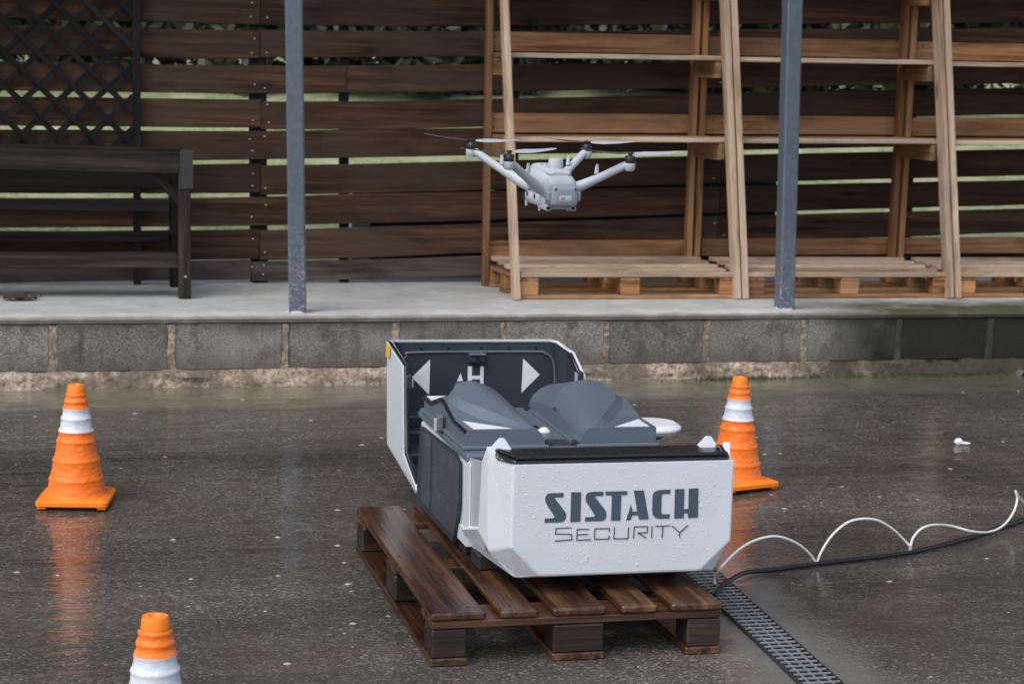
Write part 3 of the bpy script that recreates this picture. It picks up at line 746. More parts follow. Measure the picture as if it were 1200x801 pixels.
# ================================================================== EUR PALLET under the dock
pal = Thing('wooden_pallet', 'wet brown wooden pallet on the ground under the white drone dock', 'pallet', PF, (0.4, 0.6, 0))
for x in (0.05, 0.4, 0.75):
    w = 0.145 if x == 0.4 else 0.1
    pal.beam('bottom_board', (x, 0, 0.011), (x, 1.2, 0.011), w, 0.022, 'wet_pallet_wood', bev=0.004)
    for y in (0.0505, 0.6, 1.1495):
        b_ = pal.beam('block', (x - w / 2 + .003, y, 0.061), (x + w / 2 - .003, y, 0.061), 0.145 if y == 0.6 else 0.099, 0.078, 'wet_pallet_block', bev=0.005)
        if x < 0.1 and y != 0.6:      # burned-in oval stamp on the outer face
            ring = []
            for rr_ in (0.036, 0.031):
                ring.append([(x - w / 2 + 0.0015, y + rr_ * 1.15 * math.cos(6.2832 * k / 28), 0.061 + rr_ * 0.85 * math.sin(6.2832 * k / 28)) for k in range(28)])
            pal.mesh('stamp_mark', ring[0] + ring[1], [(k, (k + 1) % 28, 28 + (k + 1) % 28, 28 + k) for k in range(28)], 'rubber_black_matte', parent=b_)
for y in (0.0725, 0.6, 1.1275): pal.beam('cross_board', (0.002, y, 0.1115), (0.798, y, 0.1115), 0.145, 0.020, 'wet_pallet_wood', bev=0.003)
for x, w in ((0.0725, 0.145), (0.235, 0.10), (0.4, 0.145), (0.565, 0.10), (0.7275, 0.145)):
    pal.beam('deck_board', (x, -0.003, 0.1335), (x, 1.203, 0.1335), w, 0.022, 'wet_pallet_wood', bev=0.006)
parts = []
for x in (0.03, 0.07, 0.115, 0.22, 0.25, 0.35, 0.40, 0.45, 0.55, 0.58, 0.685, 0.73, 0.77):
    for y in (0.04, 0.105, 0.575, 0.625, 1.095, 1.16):
        if rng.random() < .45: continue
        v, f = disc_solid(0.0032, 0, 0.0012, 6); jx, jy = rng.uniform(-.008, .008), rng.uniform(-.01, .01)
        parts.append(([(x + jx + p[0], y + jy + p[1], 0.1443 + p[2]) for p in v], f))
v, f = join(parts); o = pal.mesh('nail_heads', v, f, 'rubber_black_matte'); o['kind'] = 'stuff'

# ================================================================== DRONE DOCK
dk = Thing('drone_dock', 'white and grey drone docking station standing open on the wet pallet', 'drone dock', DF, (0, 0.85, 0.144))
YF = 0.12
def mirror(v): return (-v[0], v[1], v[2])
def shell(name, V, faces_left, faces_mid, thick=0.02, mats=('white_shell', 'dark_plastic'), right=None):
    keys = list(V); idx = {}; vs = []
    for k in keys: idx[k] = len(vs); vs.append(V[k])
    for k in keys: idx[k + "'"] = len(vs); vs.append(right[k] if right else mirror(V[k]))
    fs = []
    for f in faces_left:
        fs.append([idx[k] for k in f]); fs.append([idx[k + "'"] for k in reversed(f)])
    for f in faces_mid: fs.append([idx[k] for k in f])
    me = mk_mesh(name, [Vector(v) - dk.base for v in vs], fs)
    o = new_obj(name, me, list(mats), dk.o)
    bv = o.modifiers.new('b', 'BEVEL'); bv.width = 0.006; bv.segments = 2; bv.limit_method = 'ANGLE'; bv.angle_limit = R_(12)
    sm = o.modifiers.new('s', 'SOLIDIFY'); sm.thickness = thick; sm.offset = -1; sm.material_offset = 1; sm.material_offset_rim = 0
    return o
ZF = 0.503
Vf = dict(A=(-.312, YF, ZF), A2=(-.3435, .238, .494), Pk=(-.350, .262, .527), Q=(-.354, .300, .480), E=(-.356, .315, .285), G=(-.360, .50, .238),
          Fk=(-.312, YF, .280), K=(-.346, .235, .243), Bf=(-.226, YF + .002, .198), Bs=(-.285, .175, .182), Bg=(-.335, .515, .186))
fw = shell('front_cover', Vf, [['A', 'Fk', 'K', 'Pk', 'A2'], ['Pk', 'K', 'E', 'Q'], ['Fk', 'Bf', 'Bs', 'K'], ['K', 'Bs', 'Bg', 'G', 'E']],
           [['A', "A'", "Fk'", "Bf'", 'Bf', 'Fk'], ['Bf', "Bf'", "Bs'", 'Bs'], ['Bs', "Bs'", "Bg'", 'Bg']])
ZB = 0.575; YB = 1.88
Vr = dict(A=(-.312, YB, ZB), C=(-.358, 1.765, .594), D=(-.360, 1.46, .556), E=(-.360, 1.41, .27), G=(-.360, 1.20, .208), H=(-.352, 1.17, .172),
          K=(-.356, 1.73, .236), Fk=(-.312, YB, .280), Bf=(-.226, YB, .200), Bs=(-.300, 1.74, .190), Bg=(-.325, 1.17, .162))
Vrr = dict(A=(.289, YB, .577), C=(.324, 1.77, .552), D=(.322, 1.61, .490), E=(.320, 1.57, .27), G=(.320, 1.30, .208), H=(.312, 1.25, .172),
           K=(.322, 1.74, .236), Fk=(.289, YB, .280), Bf=(.21, YB, .200), Bs=(.270, 1.74, .190), Bg=(.29, 1.25, .162))
rw = shell('rear_cover', Vr, [['A', 'C', 'K', 'Fk'], ['C', 'D', 'E', 'G', 'H', 'K'], ['Fk', 'K', 'Bs', 'Bf'], ['K', 'H', 'Bg', 'Bs']],
           [['A', 'Fk', 'Bf', "Bf'", "Fk'", "A'"], ['Bf', 'Bs', "Bs'", "Bf'"], ['Bs', 'Bg', "Bg'", "Bs'"]], right=Vrr)
rw['label'] = 'raised rear cover, dark inside with white arrows'
fw['label'] = 'white front cover with dark lettering'
# dark liner of the rear cover: rounded plate with a raised rim, side liners, stepped floor
YL = 1.845
def rrect(x0, x1, z0, z1, r, y, n=6):
    out = []
    for cx, cz, a0 in ((x1 - r, z1 - r, 0), (x0 + r, z1 - r, 90), (x0 + 0.004, z0 + 0.004, 180), (x1 - 0.004, z0 + 0.004, 270)):
        rr = r if cz > (z0 + z1) / 2 else 0.004
        for k in range(n + 1):
            a = R_(a0 + 90 * k / n); out.append((cx + rr * math.cos(a), y, cz + rr * math.sin(a)))
    return out
lp = rrect(-.305, .278, .25, .566, .06, YL); v, f = extrude_poly(lp, (0, 1, 0), 0.012)
liner = dk.mesh('liner', v, f, 'dark_plastic', parent=None)
rim = spline([(-.285, YL - .004, .30), (-.285, YL - .004, .49), (-.272, YL - .004, .530), (-.235, YL - .004, .5435), (.18, YL - .004, .5435), (.235, YL - .004, .536), (.262, YL - .006, .515), (.272, YL - .010, .46), (.274, YL - .012, .30)], 6)
v, f = tube(rim, 0.0042, 6); dk.mesh('rim_bead', v, f, 'grey_plastic', 60, parent=liner)
top = [(-.335, 1.80, .588), (-.325, 1.845, .581), (-.300, 1.862, .5795), (.255, 1.862, .5795), (.285, 1.852, .574), (.305, 1.80, .558)]
v, f = tube(top, 0.0065, 8); dk.mesh('edge_seal', v, f, 'light_grey_metal', 60, parent=liner)
v, f = extrude_poly([(-.334, 1.835, .565), (-.334, 1.47, .535), (-.334, 1.425, .27), (-.334, 1.22, .215), (-.334, 1.22, .19), (-.334, 1.80, .22)], (-1, 0, 0), 0.004)
dk.mesh('side_liner', v, f, 'dark_plastic', parent=liner)
v, f = extrude_poly([(.272, 1.842, .560), (.299, 1.775, .548), (.298, 1.615, .482), (.296, 1.58, .27), (.296, 1.32, .21), (.296, 1.76, .22), (.272, 1.842, .24)], (1, 0, 0), 0.003)
n_ = len(v) // 2
dk.mesh('side_liner', v[:n_], [tuple(range(n_))], 'dark_plastic', parent=liner)
v, f = tube([(-.347, 1.76, .588), (-.347, 1.462, .552), (-.347, 1.412, .272), (-.347, 1.21, .212)], 0.009, 8); dk.mesh('edge_seal', v, f, 'black_rubber', 60, parent=liner)
v, f = tube([(.309, 1.765, .546), (.308, 1.612, .486), (.306, 1.572, .272), (.306, 1.31, .212)], 0.007, 8); dk.mesh('edge_seal', v, f, 'black_rubber', 60, parent=liner)
for x, y, z in ((-.338, 1.46, .505), (.300, 1.615, .485)):
    dk.box('hinge_bracket', (x, y, z), (.022, .04, .048), 'dark_plastic', 0.004, parent=liner)
    dk.box('bracket_rim', (x + .0125 * (1 if x < 0 else -1), y - .004, z), (.003, .030, .036), 'light_grey_metal', 0.001, parent=liner)
for k, (y, z, h) in enumerate(((1.81, .335, .07), (1.74, .295, .06), (1.60, .255, .05), (1.40, .222, .03))):
    dk.box('floor_step', (-.022, y - 0.02, z - h / 2), (.612, .13 if k < 2 else .2, h), 'dark_plastic', 0.008, parent=liner)
for z in (.327, .287): dk.box('step_edge', (-.022, 1.724 if z > .3 else 1.652, z + .0085), (.605, .004, .003), 'grey_plastic', 0.001, parent=liner)
def decal(px, y, name, mat, parent, off=0.0012, zoom=None):
    pts = []
    for (u, v) in px:
        if zoom: u, v = zoom[0] + u * zoom[2], zoom[1] + v * zoom[2]
        pts.append(tuple(DF.hit(u, v, 1, y - 0.0005)))
    v, f = extrude_poly(pts, (0, -1, 0), off); return dk.mesh(name, v, f, mat, parent=parent)
decal([(482.7, 441.8), (504, 420.8), (502.8, 462.4)], YL, 'arrow_mark', 'decal_white', liner)
decal([(613, 419.7), (632.4, 438.7), (611, 460)], YL, 'arrow_mark', 'decal_white', liner)
decal([(535.3, 446.8), (539.7, 436.6), (542.5, 446)], YL, 'arrow_mark', 'decal_white', liner)
decal([(548.3, 429), (553.2, 429), (552.9, 440), (562.6, 439.8), (562.7, 429), (566.9, 429), (566.3, 457), (562.3, 457), (562.5, 444), (552.8, 444.2), (552.5, 457), (547.9, 457)], YL, 'letter_h', 'decal_white', liner)
q = DF.hit(558, 419.5, 1, YL)
cmod = dk.box('camera_module', (q[0], YL - 0.012, q[2]), (.062, .024, .030), 'dark_plastic', 0.006)
dk.box('camera_hood', (q[0], YL - 0.016, q[2] + .017), (.062, .032, .006), 'grey_plastic', 0.002, parent=cmod)
for dz in (0.004, -0.022):
    v, f = disc_solid(0.0075, 0, .006, 16); dk.mesh('lens', [(q[0] + p[0], YL - .024 - p[2] + (0.018 if dz < 0 else 0), q[2] + dz + p[1]) for p in v], f, 'black_rubber', parent=cmod)
q = DF.hit(454.5, 408, 0, -.362)
v, f = extrude_poly([(-.3615, q[1] + .03, q[2] + .02), (-.3615, q[1] - .05, q[2] + .012), (-.3615, q[1] - .035, q[2] - .03), (-.3615, q[1] + .03, q[2] - .03)], (-1, 0, 0), .002)
dk.mesh('warning_sticker', v, f, 'yellow_sticker', parent=rw)
for x in (-.22, -.12, 0.0, .1, .2):
    v, f = disc_solid(.005, 0, .003, 10); dk.mesh('screw', [(x + p[0], YL - p[2], .557 + p[1]) for p in v], f, 'black_rubber', parent=liner)

# body
XB0, XB1, BY0, BY1 = -.345, .270, .50, 1.20
dk.box('body', ((XB0 + XB1) / 2, (BY0 + BY1) / 2, .310), (XB1 - XB0, BY1 - BY0, .24), 'white_shell', 0.012)
dk.box('inner_tray', (0, .40, .245), (.62, .24, .10), 'dark_plastic', 0.01)
v, f = extrude_poly([(XB0 - .004, .49, .19), (XB0 - .004, 1.21, .18), (XB0 - .004, 1.21, .215), (XB0 - .004, .49, .235)], (1, 0, 0), .02); dk.mesh('sill', v, f, 'white_shell')
dk.box('front_deck', (-.03, .41, .446), (.56, .20, .020), 'grey_plastic', 0.004)
dk.box('top_deck', ((XB0 + XB1) / 2, .855, .443), (XB1 - XB0 + .014, .715, .028), 'grey_plastic', 0.008)
# mesh panel on the left side: dark frame, two filter fields, divider
XP = XB0 - 0.004
pan = [tuple(DF.hit(u, v, 0, XP)) for u, v in ((496, 499), (534, 529), (541, 541), (540.5, 590), (534.5, 635), (491, 588))]
v, f = extrude_poly(pan, (-1, 0, 0), .010); pf_ = dk.mesh('filter_frame', v, f, 'dark_plastic', parent=None)
cen = Vector((0, 0, 0))
for p in pan: cen += Vector(p) / len(pan)
def inset(px, k=0.0):
    return [tuple(DF.hit(u, v, 0, XP - .0105)) for u, v in px]
v, f = extrude_poly(inset(((508, 513), (532, 533), (537.5, 543), (537, 590), (532, 628), (506, 600))), (-1, 0, 0), .0015); dk.mesh('filter_mesh', v, f, 'mesh_filter', parent=pf_)
v, f = extrude_poly(inset(((497, 504.5), (505.5, 511), (504, 598), (493, 586))), (-1, 0, 0), .0015); dk.mesh('filter_mesh', v, f, 'mesh_filter', parent=pf_)
# corner flange with screws between body and front cover
v, f = extrude_poly([(-.343, .30, .23), (-.343, .505, .225), (-.343, .505, .445), (-.343, .30, .475)], (1, 0, 0), .006)
fl = dk.mesh('corner_flange', v, f, 'light_grey_metal')
v, f = extrude_poly([(-.3445, .46, .23), (-.3445, .505, .225), (-.3445, .505, .43), (-.3445, .485, .44), (-.3445, .47, .43)], (-1, 0, 0), .004)
dk.mesh('flange_edge', v, f, 'white_shell', parent=fl)
for u, v_ in ((551, 545), (550, 577), (549, 609)):
    q = DF.hit(u, v_, 0, -.344); v, f = disc_solid(.006, 0, .003, 12); dk.mesh('screw', [(-.3435 - p[2], q[1] + p[0], q[2] + p[1]) for p in v], f, 'dark_plastic', parent=fl)
# lids of the pad
def lid(side):
    x_in, x_out = (-.105, -.342) if side < 0 else (.000, .232)
    y0, y1, zb = .558, 1.165, .457; vs, fs = [], []
    def lerp(tab, t):
        for (t0, v0), (t1, v1) in zip(tab[:-1], tab[1:]):
            if t <= t1: return v0 + (v1 - v0) * (t - t0) / (t1 - t0)
        return tab[-1][1]
    def crest(t): return lerp([(0, .16), (.40, .78), (.50, .84), (.58, .84), (1, .44)], t)
    def ledge(t): return lerp([(0, .054), (.26, .054), (.50, .086), (.58, .086), (.82, .046), (1, .046)], t)
    def H(s, t):
        hp = lerp([(0, .056), (.66, .130), (.82, .106), (1, .082)], t)          # hump
        k = lerp([(0, .16), (.66, .60), (1, .44)], t)                            # rounded inner flank
        c = crest(t); d = .10
        h0 = hp * (math.sqrt(max(0.0, 1 - (1 - s / k) ** (2.2 if side > 0 else 1.7))) if s < k else 1 - .12 * (s - k) / (1 - k))
        if s <= c: return h0
        hc = hp * (1 - .12 * (c - k) / (1 - k)) if c > k else hp
        f = min(1.0, (s - c) / d)
        return hc * (1 - f) + ledge(t) * f
    def cols(t):
        c = crest(t)
        return [c * (i / 18) ** 1.0 for i in range(19)] + [c + .05, c + .10] + [c + .10 + (1 - c - .10) * i / 5 for i in range(1, 6)]
    nc = len(cols(0)); n = 48
    for j in range(n + 1):
        t = j / n
        for q in cols(t): vs.append((x_in + (x_out - x_in) * q, y0 + (y1 - y0) * t, zb + .004 + H(q, t)))
    for j in range(n):
        for i in range(nc - 1): a = j * nc + i; fs.append((a, a + 1, a + nc + 1, a + nc))
    edge = [i for i in range(nc)] + [j * nc + nc - 1 for j in range(1, n + 1)] + [n * nc + i for i in range(nc - 2, -1, -1)] + [j * nc for j in range(n - 1, 0, -1)]
    b0 = len(vs)
    for e in edge: vs.append((vs[e][0], vs[e][1], zb))
    for k in range(len(edge)): k2 = (k + 1) % len(edge); fs.append((edge[k], edge[k2], b0 + k2, b0 + k))
    o = dk.mesh('pad_lid', vs, fs, 'grey_plastic', 16)
    lip = dk.box('lid_lip', ((x_in + x_out) / 2, (y0 + y1) / 2, zb + .006), (abs(x_out - x_in) + .022, y1 - y0 + .02, .012), 'grey_plastic', 0.004, parent=o)
    # white triangle on the low front corner
    def pt(s, t): return (x_in + (x_out - x_in) * s, y0 + (y1 - y0) * t, zb + .004 + H(s, t) + .0008)
    tri = [pt(.46, .012), pt(.91, .012), pt(.93, .20)] if side > 0 else [pt(.42, .012), pt(.90, .012), pt(.92, .22)]
    v, f = extrude_poly(tri, (0, 0, 1), .0012); dk.mesh('triangle_mark', v, f, 'decal_white', parent=o)
    tri = [pt(.97, .985), pt(.72, .985), pt(.97, .86)]; v, f = extrude_poly(tri, (0, 0, 1), .0015); dk.mesh('triangle_mark', v, f, 'decal_white', parent=o)
    for t_ in (.02, .95):
        v, f = tube([(x_in - side * .012, y0 + (y1 - y0) * t_ - .012, zb + .012), (x_in - side * .012, y0 + (y1 - y0) * t_ + .012, zb + .012)], .009, 10)
        dk.mesh('hinge_knuckle', v, f, 'dark_plastic', 40, parent=o)
    if side < 0:
        pth = [(x_out - .002, y0 + (y1 - y0) * t, zb + .004 + H(1, t) - .004) for t in [k / 30 for k in range(31)]]
        v, f = tube(pth, .006, 8); dk.mesh('lid_seal', v, f, 'black_rubber', 60, parent=o)
    return o
lid(-1); lr = lid(1)
v, f = extrude_poly([(.010, .90, .508), (.034, .90, .534), (.034, .865, .533), (.010, .865, .507)], (-.7, 0, .7), .003); dk.mesh('inlay', v, f, 'dark_plastic', parent=lr)
pad = dk.box('centre_strip', (-.052, .84, .4605), (.082, .68, .006), 'grey_plastic', 0.002)
dk.box('strip_cover', (-.050, .605, .4645), (.062, .085, .003), 'dark_plastic', 0.001, parent=pad)
dk.box('strip_cover', (-.066, .845, .4645), (.030, .034, .004), 'black_rubber', 0.001, parent=pad)
vs, fs = lathe([(.0001, .016), (.008, .014), (.016, .006), (.018, 0.0)], 12); dk.mesh('sensor_dome', [(p[0] * 1.2 - .052, p[1] + .775, p[2] + .462) for p in vs], fs, 'white_plastic', 60, parent=pad)
# latch on the left skirt
lt = dk.box('latch', (XB0 - .014, .845, .482), (.022, .038, .052), 'grey_plastic', 0.006)
dk.box('latch_lever', (XB0 - .028, .838, .478), (.008, .022, .040), 'light_grey_metal', 0.003, parent=lt)
dk.box('latch_tab', (XB0 - .012, .868, .488), (.014, .012, .012), 'yellow_sticker', 0.003, parent=lt)
# front gasket: two lips round the front of the pad opening
for z, ins, r_ in ((ZF + .003, .0, .0080), (ZF + .016, .008, .0060)):
    path = spline([(-.322 + ins, .30, z - .01), (-.321 + ins, .235, z), (-.306 + ins, .168 + ins, z - .001), (-.285, .150 + ins, z - .002), (-.25, .146 + ins, z - .002), (.25, .146 + ins, z - .002), (.285, .150 + ins, z - .002), (.306 - ins, .168 + ins, z - .001), (.321 - ins, .235, z), (.322 - ins, .30, z - .01)], 6)
    v, f = tube(path, r_, 10); dk.mesh('gasket', v, f, 'black_rubber', 60)
v, f = extrude_poly([(-.322, .30, ZF - .01), (-.318, .235, ZF - .01), (-.303, .170, ZF - .01), (-.27, .152, ZF - .01), (.27, .152, ZF - .01), (.303, .170, ZF - .01), (.318, .235, ZF - .01), (.322, .30, ZF - .01)], (0, 0, 1), .020)
dk.mesh('gasket_band', v, f, 'black_rubber')
for px in ((587, 527), (829, 524.5)):
    q = DF.hit(px[0], px[1], 2, .508); w = .026
    vs = [(q[0] - w, q[1] - .018, .47), (q[0] + w, q[1] - .018, .47), (q[0] + w, q[1] + .018, .47), (q[0] - w, q[1] + .018, .47),
          (q[0] - w, q[1] - .018, .512), (q[0] + w, q[1] - .018, .512), (q[0] + w, q[1] + .018, .512), (q[0] - w, q[1] + .018, .512),
          (q[0] - .004, q[1] - .008, .541), (q[0] + .008, q[1] - .008, .541), (q[0] + .008, q[1] + .008, .541), (q[0] - .004, q[1] + .008, .541)]
    fs = [(0, 1, 2, 3), (8, 9, 10, 11)] + [(i, (i + 1) % 4, 4 + (i + 1) % 4, 4 + i) for i in range(4)] + [(4 + i, 4 + (i + 1) % 4, 8 + (i + 1) % 4, 8 + i) for i in range(4)]
    dk.mesh('corner_peg', vs, fs, 'white_shell')
# feet, antenna disc
for x in (-.30, .22):
    for y in (.44, .62, 1.08): dk.box('foot', (x, y, .1685), (.07, .10, .048), 'rubber_black_matte', 0.006)
dk.box('underbody', (-.03, .80, .186), (.50, .74, .03), 'rubber_black_matte', 0.006)
vs, fs = lathe([(.0001, -.012), (.075, -.012), (.084, -.004), (.090, .002), (.090, .008), (.084, .014), (.074, .018), (.072, .021), (.0001, .023)], 40)
ad = dk.mesh('antenna_disc', [(p[0] + .330, p[1] + .885, p[2] + .446) for p in vs], fs, 'white_plastic', 40)
vs, fs = lathe([(.0001, -.03), (.03, -.03), (.05, -.012)], 24); dk.mesh('disc_mount', [(p[0] + .330, p[1] + .885, p[2] + .446) for p in vs], fs, 'dark_plastic', 40, parent=ad)
dk.box('disc_arm', (.292, .885, .412), (.07, .03, .02), 'dark_plastic', 0.004, parent=ad)

# lettering on the front cover (traced on the cover's plane)
ZM = (630, 562, 1 / 6)
S1 = [(182, 90), (182, 120), (120, 122), (122, 130), (192, 222), (200, 245), (198, 270), (188, 287), (165, 296), (48, 300), (50, 270), (112, 268), (120, 258), (58, 162), (52, 135), (58, 112), (72, 97), (95, 92)]
GL = [S1, [(236, 87), (306, 85), (300, 292), (230, 296)], [(x + 284 - (4 if x > 150 and y < 130 else 0), y - 9) for x, y in S1],
      [(478, 80), (630, 77), (630, 104), (588, 105), (582, 284), (516, 285), (522, 108), (478, 108)],
      [(676, 74), (746, 72), (781, 274), (713, 277), (706, 247), (664, 249), (653, 280), (622, 282), (656, 172), (668, 222), (700, 221)],
      [(934, 67), (932, 96), (885, 97), (872, 108), (868, 225), (876, 240), (930, 240), (926, 270), (850, 271), (824, 262), (808, 238), (806, 215), (808, 110), (818, 86), (850, 70)],
      [(966, 64), (1032, 62), (1028, 204), (1060, 203), (1063, 61), (1130, 57), (1127, 262), (1056, 265), (1057, 232), (1028, 233), (1026, 267), (960, 270)]]
for g in GL: decal(g, YF, 'letter', 'lettering_paint', fw, 0.0010, ZM)
ST = [[[(236, 335), (130, 340), (125, 378), (238, 380), (240, 418), (122, 428)]], [[(360, 345), (278, 347), (275, 422), (372, 418)], [(275, 384), (352, 381)]],
      [[(503, 362), (505, 340), (402, 342), (400, 415), (500, 413), (502, 392)]], [[(540, 333), (536, 413), (635, 410), (640, 333)]],
      [[(674, 408), (680, 328), (772, 326), (770, 368), (705, 371), (762, 406)]], [[(804, 325), (802, 405)]], [[(830, 325), (928, 320)], [(880, 323), (876, 402)]],
      [[(945, 322), (998, 370), (1056, 318)], [(998, 370), (997, 398)]]]
for glyph in ST:
    parts = []
    for ln_ in glyph:
        for (x0, y0), (x1, y1) in zip(ln_[:-1], ln_[1:]):
            d = math.hypot(x1 - x0, y1 - y0); ux, uy = (x1 - x0) / d, (y1 - y0) / d; w = 3.4
            x0_, y0_, x1_, y1_ = x0 - ux * 2, y0 - uy * 2, x1 + ux * 2, y1 + uy * 2
            pts = [(x0_ - uy * w, y0_ + ux * w), (x1_ - uy * w, y1_ + ux * w), (x1_ + uy * w, y1_ - ux * w), (x0_ + uy * w, y0_ - ux * w)]
            P3 = [tuple(DF.hit(ZM[0] + u * ZM[2], ZM[1] + v * ZM[2], 1, YF - 0.0005)) for u, v in pts]
            parts.append(extrude_poly(P3, (0, -1, 0), 0.0009 + 0.00012 * len(parts)))
    v, f = join(parts); dk.mesh('letter', v, f, 'lettering_paint', parent=fw)

# rain drops on the covers
rd = random.Random(5); parts = []
def drop(c, n, r):
    n = Vector(n).normalized(); u = n.orthogonal().normalized(); w = n.cross(u); vs = []; k = 6; h = r * rd.uniform(.22, .4)
    for i in range(k): a = 6.2832 * i / k; vs.append(Vector(c) + (u * math.cos(a) + w * math.sin(a)) * r)
    for i in range(k): a = 6.2832 * i / k; vs.append(Vector(c) + (u * math.cos(a) + w * math.sin(a)) * r * .62 + n * h * .75)
    vs.append(Vector(c) + n * h)
    fs = [(i, (i + 1) % k, k + (i + 1) % k, k + i) for i in range(k)] + [(k + i, k + (i + 1) % k, 2 * k) for i in range(k)]
    parts.append((vs, fs))
for _ in range(1500):
    x, z = rd.uniform(-.308, .308), rd.uniform(.21, .498)
    if z < .28 and abs(x) > .228 + (z - .198): continue
    if z < .36 and rd.random() < .35: continue
    drop((x, YF - .0006, z), (0, -1, 0), rd.choice((.0008, .0009, .0010, .0012, .0014, .0018, .0022)))
a_, b_, c_ = Vector(Vf['A']), Vector(Vf['Fk']), Vector(Vf['Pk'])
nn_ = (b_ - a_).cross(c_ - a_).normalized()
if nn_.x > 0: nn_ = -nn_
for _ in range(260):
    s, t_ = rd.random(), rd.random(); drop(a_ + (b_ - a_) * s * .97 + (c_ - a_) * t_ * .9 + nn_ * .0002, nn_, rd.choice((.001, .0013, .0017, .0022)))
v, f = join(parts); o = dk.mesh('rain_drops', v, f, 'water_drop', 60, parent=fw); o['kind'] = 'stuff'
parts = []
for _ in range(170):
    y, z = rd.uniform(1.46, 1.74), rd.uniform(.26, .54); drop((-.3608, y, z), (-1, 0, 0), rd.choice((.001, .0014, .0018)))
v, f = join(parts); o = dk.mesh('rain_drops', v, f, 'water_drop', 60, parent=rw); o['kind'] = 'stuff'

# ================================================================== DRONE
dr = Thing('quadcopter_drone', 'light grey quadcopter drone hovering above the open dock', 'drone', Frame(0.085, 5.25, 0.336), (0, 0, 1.15))
dr.o.location = (0.085, 5.25, 1.328 - 0.165); dr.base = Vector((0, 0, -0.165)); dr.o.rotation_euler = (0.05, 0.0, 0.336)
def loft(sections, n=20, power=3.2):
    """superellipse sections: (y, cx, cz, half width, half height)"""
    vs, fs = [], []
    for (y, cx, cz, w, h) in sections:
        for k in range(n):
            a = 6.28318 * k / n; c, s = math.cos(a), math.sin(a)
            vs.append((cx + w * math.copysign(abs(c) ** (2 / power), c), y, cz + h * math.copysign(abs(s) ** (2 / power), s)))
    for j in range(len(sections) - 1):
        for k in range(n): k2 = (k + 1) % n; fs.append((j * n + k, j * n + k2, (j + 1) * n + k2, (j + 1) * n + k))
    fs += [tuple(range(n)), tuple(range((len(sections) - 1) * n, len(sections) * n))]
    return vs, fs
v, f = loft([(-.120, 0, -.098, .030, .018), (-.112, 0, -.096, .042, .030), (-.06, 0, -.090, .050, .036), (.02, 0, -.088, .050, .036), (.09, 0, -.092, .044, .032), (.125, 0, -.098, .034, .024), (.132, 0, -.098, .024, .014)])
body = dr.mesh('body', v, f, 'drone_shell', 50)
v, f = loft([(-.10, 0, -.060, .026, .004), (-.085, 0, -.058, .036, .010), (.05, 0, -.056, .034, .012), (.09, 0, -.066, .026, .008)]); dr.mesh('top_hatch', v, f, 'drone_shell', 50, parent=body)
v, f = loft([(-.100, 0, -.140, .044, .016), (-.09, 0, -.138, .048, .020), (.05, 0, -.138, .048, .022), (.08, 0, -.136, .038, .016)]); dr.mesh('belly', v, f, 'drone_shell', 50, parent=body)
v, f = loft([(-.1455, 0, -.116, .026, .018), (-.143, 0, -.116, .035, .026), (-.136, 0, -.116, .040, .030), (-.09, 0, -.114, .041, .031)], power=5)
bat = dr.mesh('battery', v, f, 'drone_battery', 50)
v, f = loft([(-.148, 0, -.122, .017, .0075), (-.1445, 0, -.122, .0185, .009)], power=6); dr.mesh('battery_display', v, f, 'drone_shell', 50, parent=bat)
dr.box('display_light', (.007, -.1485, -.122), (.014, .002, .007), 'screen_green', .0005, parent=bat)
dr.box('display_window', (-.008, -.1483, -.122), (.012, .0015, .008), 'drone_battery', .0003, parent=bat)
for sx in (-1, 1):
    dr.box('side_latch', (sx * .044, -.12, -.117), (.010, .03, .026), 'drone_battery', .004, parent=bat)
    v, f = disc_solid(.004, 0, .002, 10); dr.mesh('screw', [(sx * .028 + p[0], -.1425 - p[2], -.097 + p[1]) for p in v], f, 'drone_black', parent=bat)
    v, f = loft([(-.112, sx * .036, -.152, .009, .007), (-.09, sx * .036, -.150, .011, .010), (-.05, sx * .036, -.148, .009, .009)]); dr.mesh('rear_sensor', v, f, 'drone_shell', 50, parent=body)
    v, f = loft([(-.1135, sx * .036, -.152, .006, .0042), (-.111, sx * .036, -.152, .0062, .0045)]); dr.mesh('sensor_lens', v, f, 'drone_black', 50, parent=body)
    for y in (-.03, .03):
        dr.box('side_sensor', (sx * .0495, y, -.128), (.002, .007, .013), 'drone_black', .0008, parent=body)
    for y in (-.055, .055):
        v, f = tube([(sx * .040, y, -.150), (sx * .041, y, -.166)], [.006, .0035], 8); dr.mesh('landing_foot', v, f, 'drone_shell', 50)
    dr.box('side_panel', (sx * .0505, 0, -.100), (.002, .06, .012), 'drone_shell', .001, parent=body)
    dr.box('panel_mark', (sx * .0518, .005, -.099), (.001, .014, .008), 'drone_battery', .0003, parent=body)
v, f = loft([(.10, 0, -.140, .022, .018), (.125, 0, -.142, .026, .022), (.155, 0, -.142, .022, .018)]); dr.mesh('gimbal_camera', v, f, 'drone_black', 50)
v, f = lathe([(.0001, 0), (.0205, 0), (.0215, .004), (.0200, .028), (.0185, .031), (.0001, .032)], 28); dr.mesh('antenna_cap', [(p[0], p[1] - .055, p[2] - .052) for p in v], f, 'drone_shell', 40)
for k, (dx, dy) in enumerate(((-.02, .02), (.02, .03), (-.015, -.01))):
    v, f = lathe([(.0001, .007), (.005, .006), (.006, 0)], 10); dr.mesh('top_knob', [(p[0] + dx, p[1] + dy, p[2] - .048) for p in v], f, 'drone_shell', 40, parent=body)
blade_ang = {(-1, 1): 2.55, (1, 1): -0.42, (-1, -1): 0.10, (1, -1): -0.15}
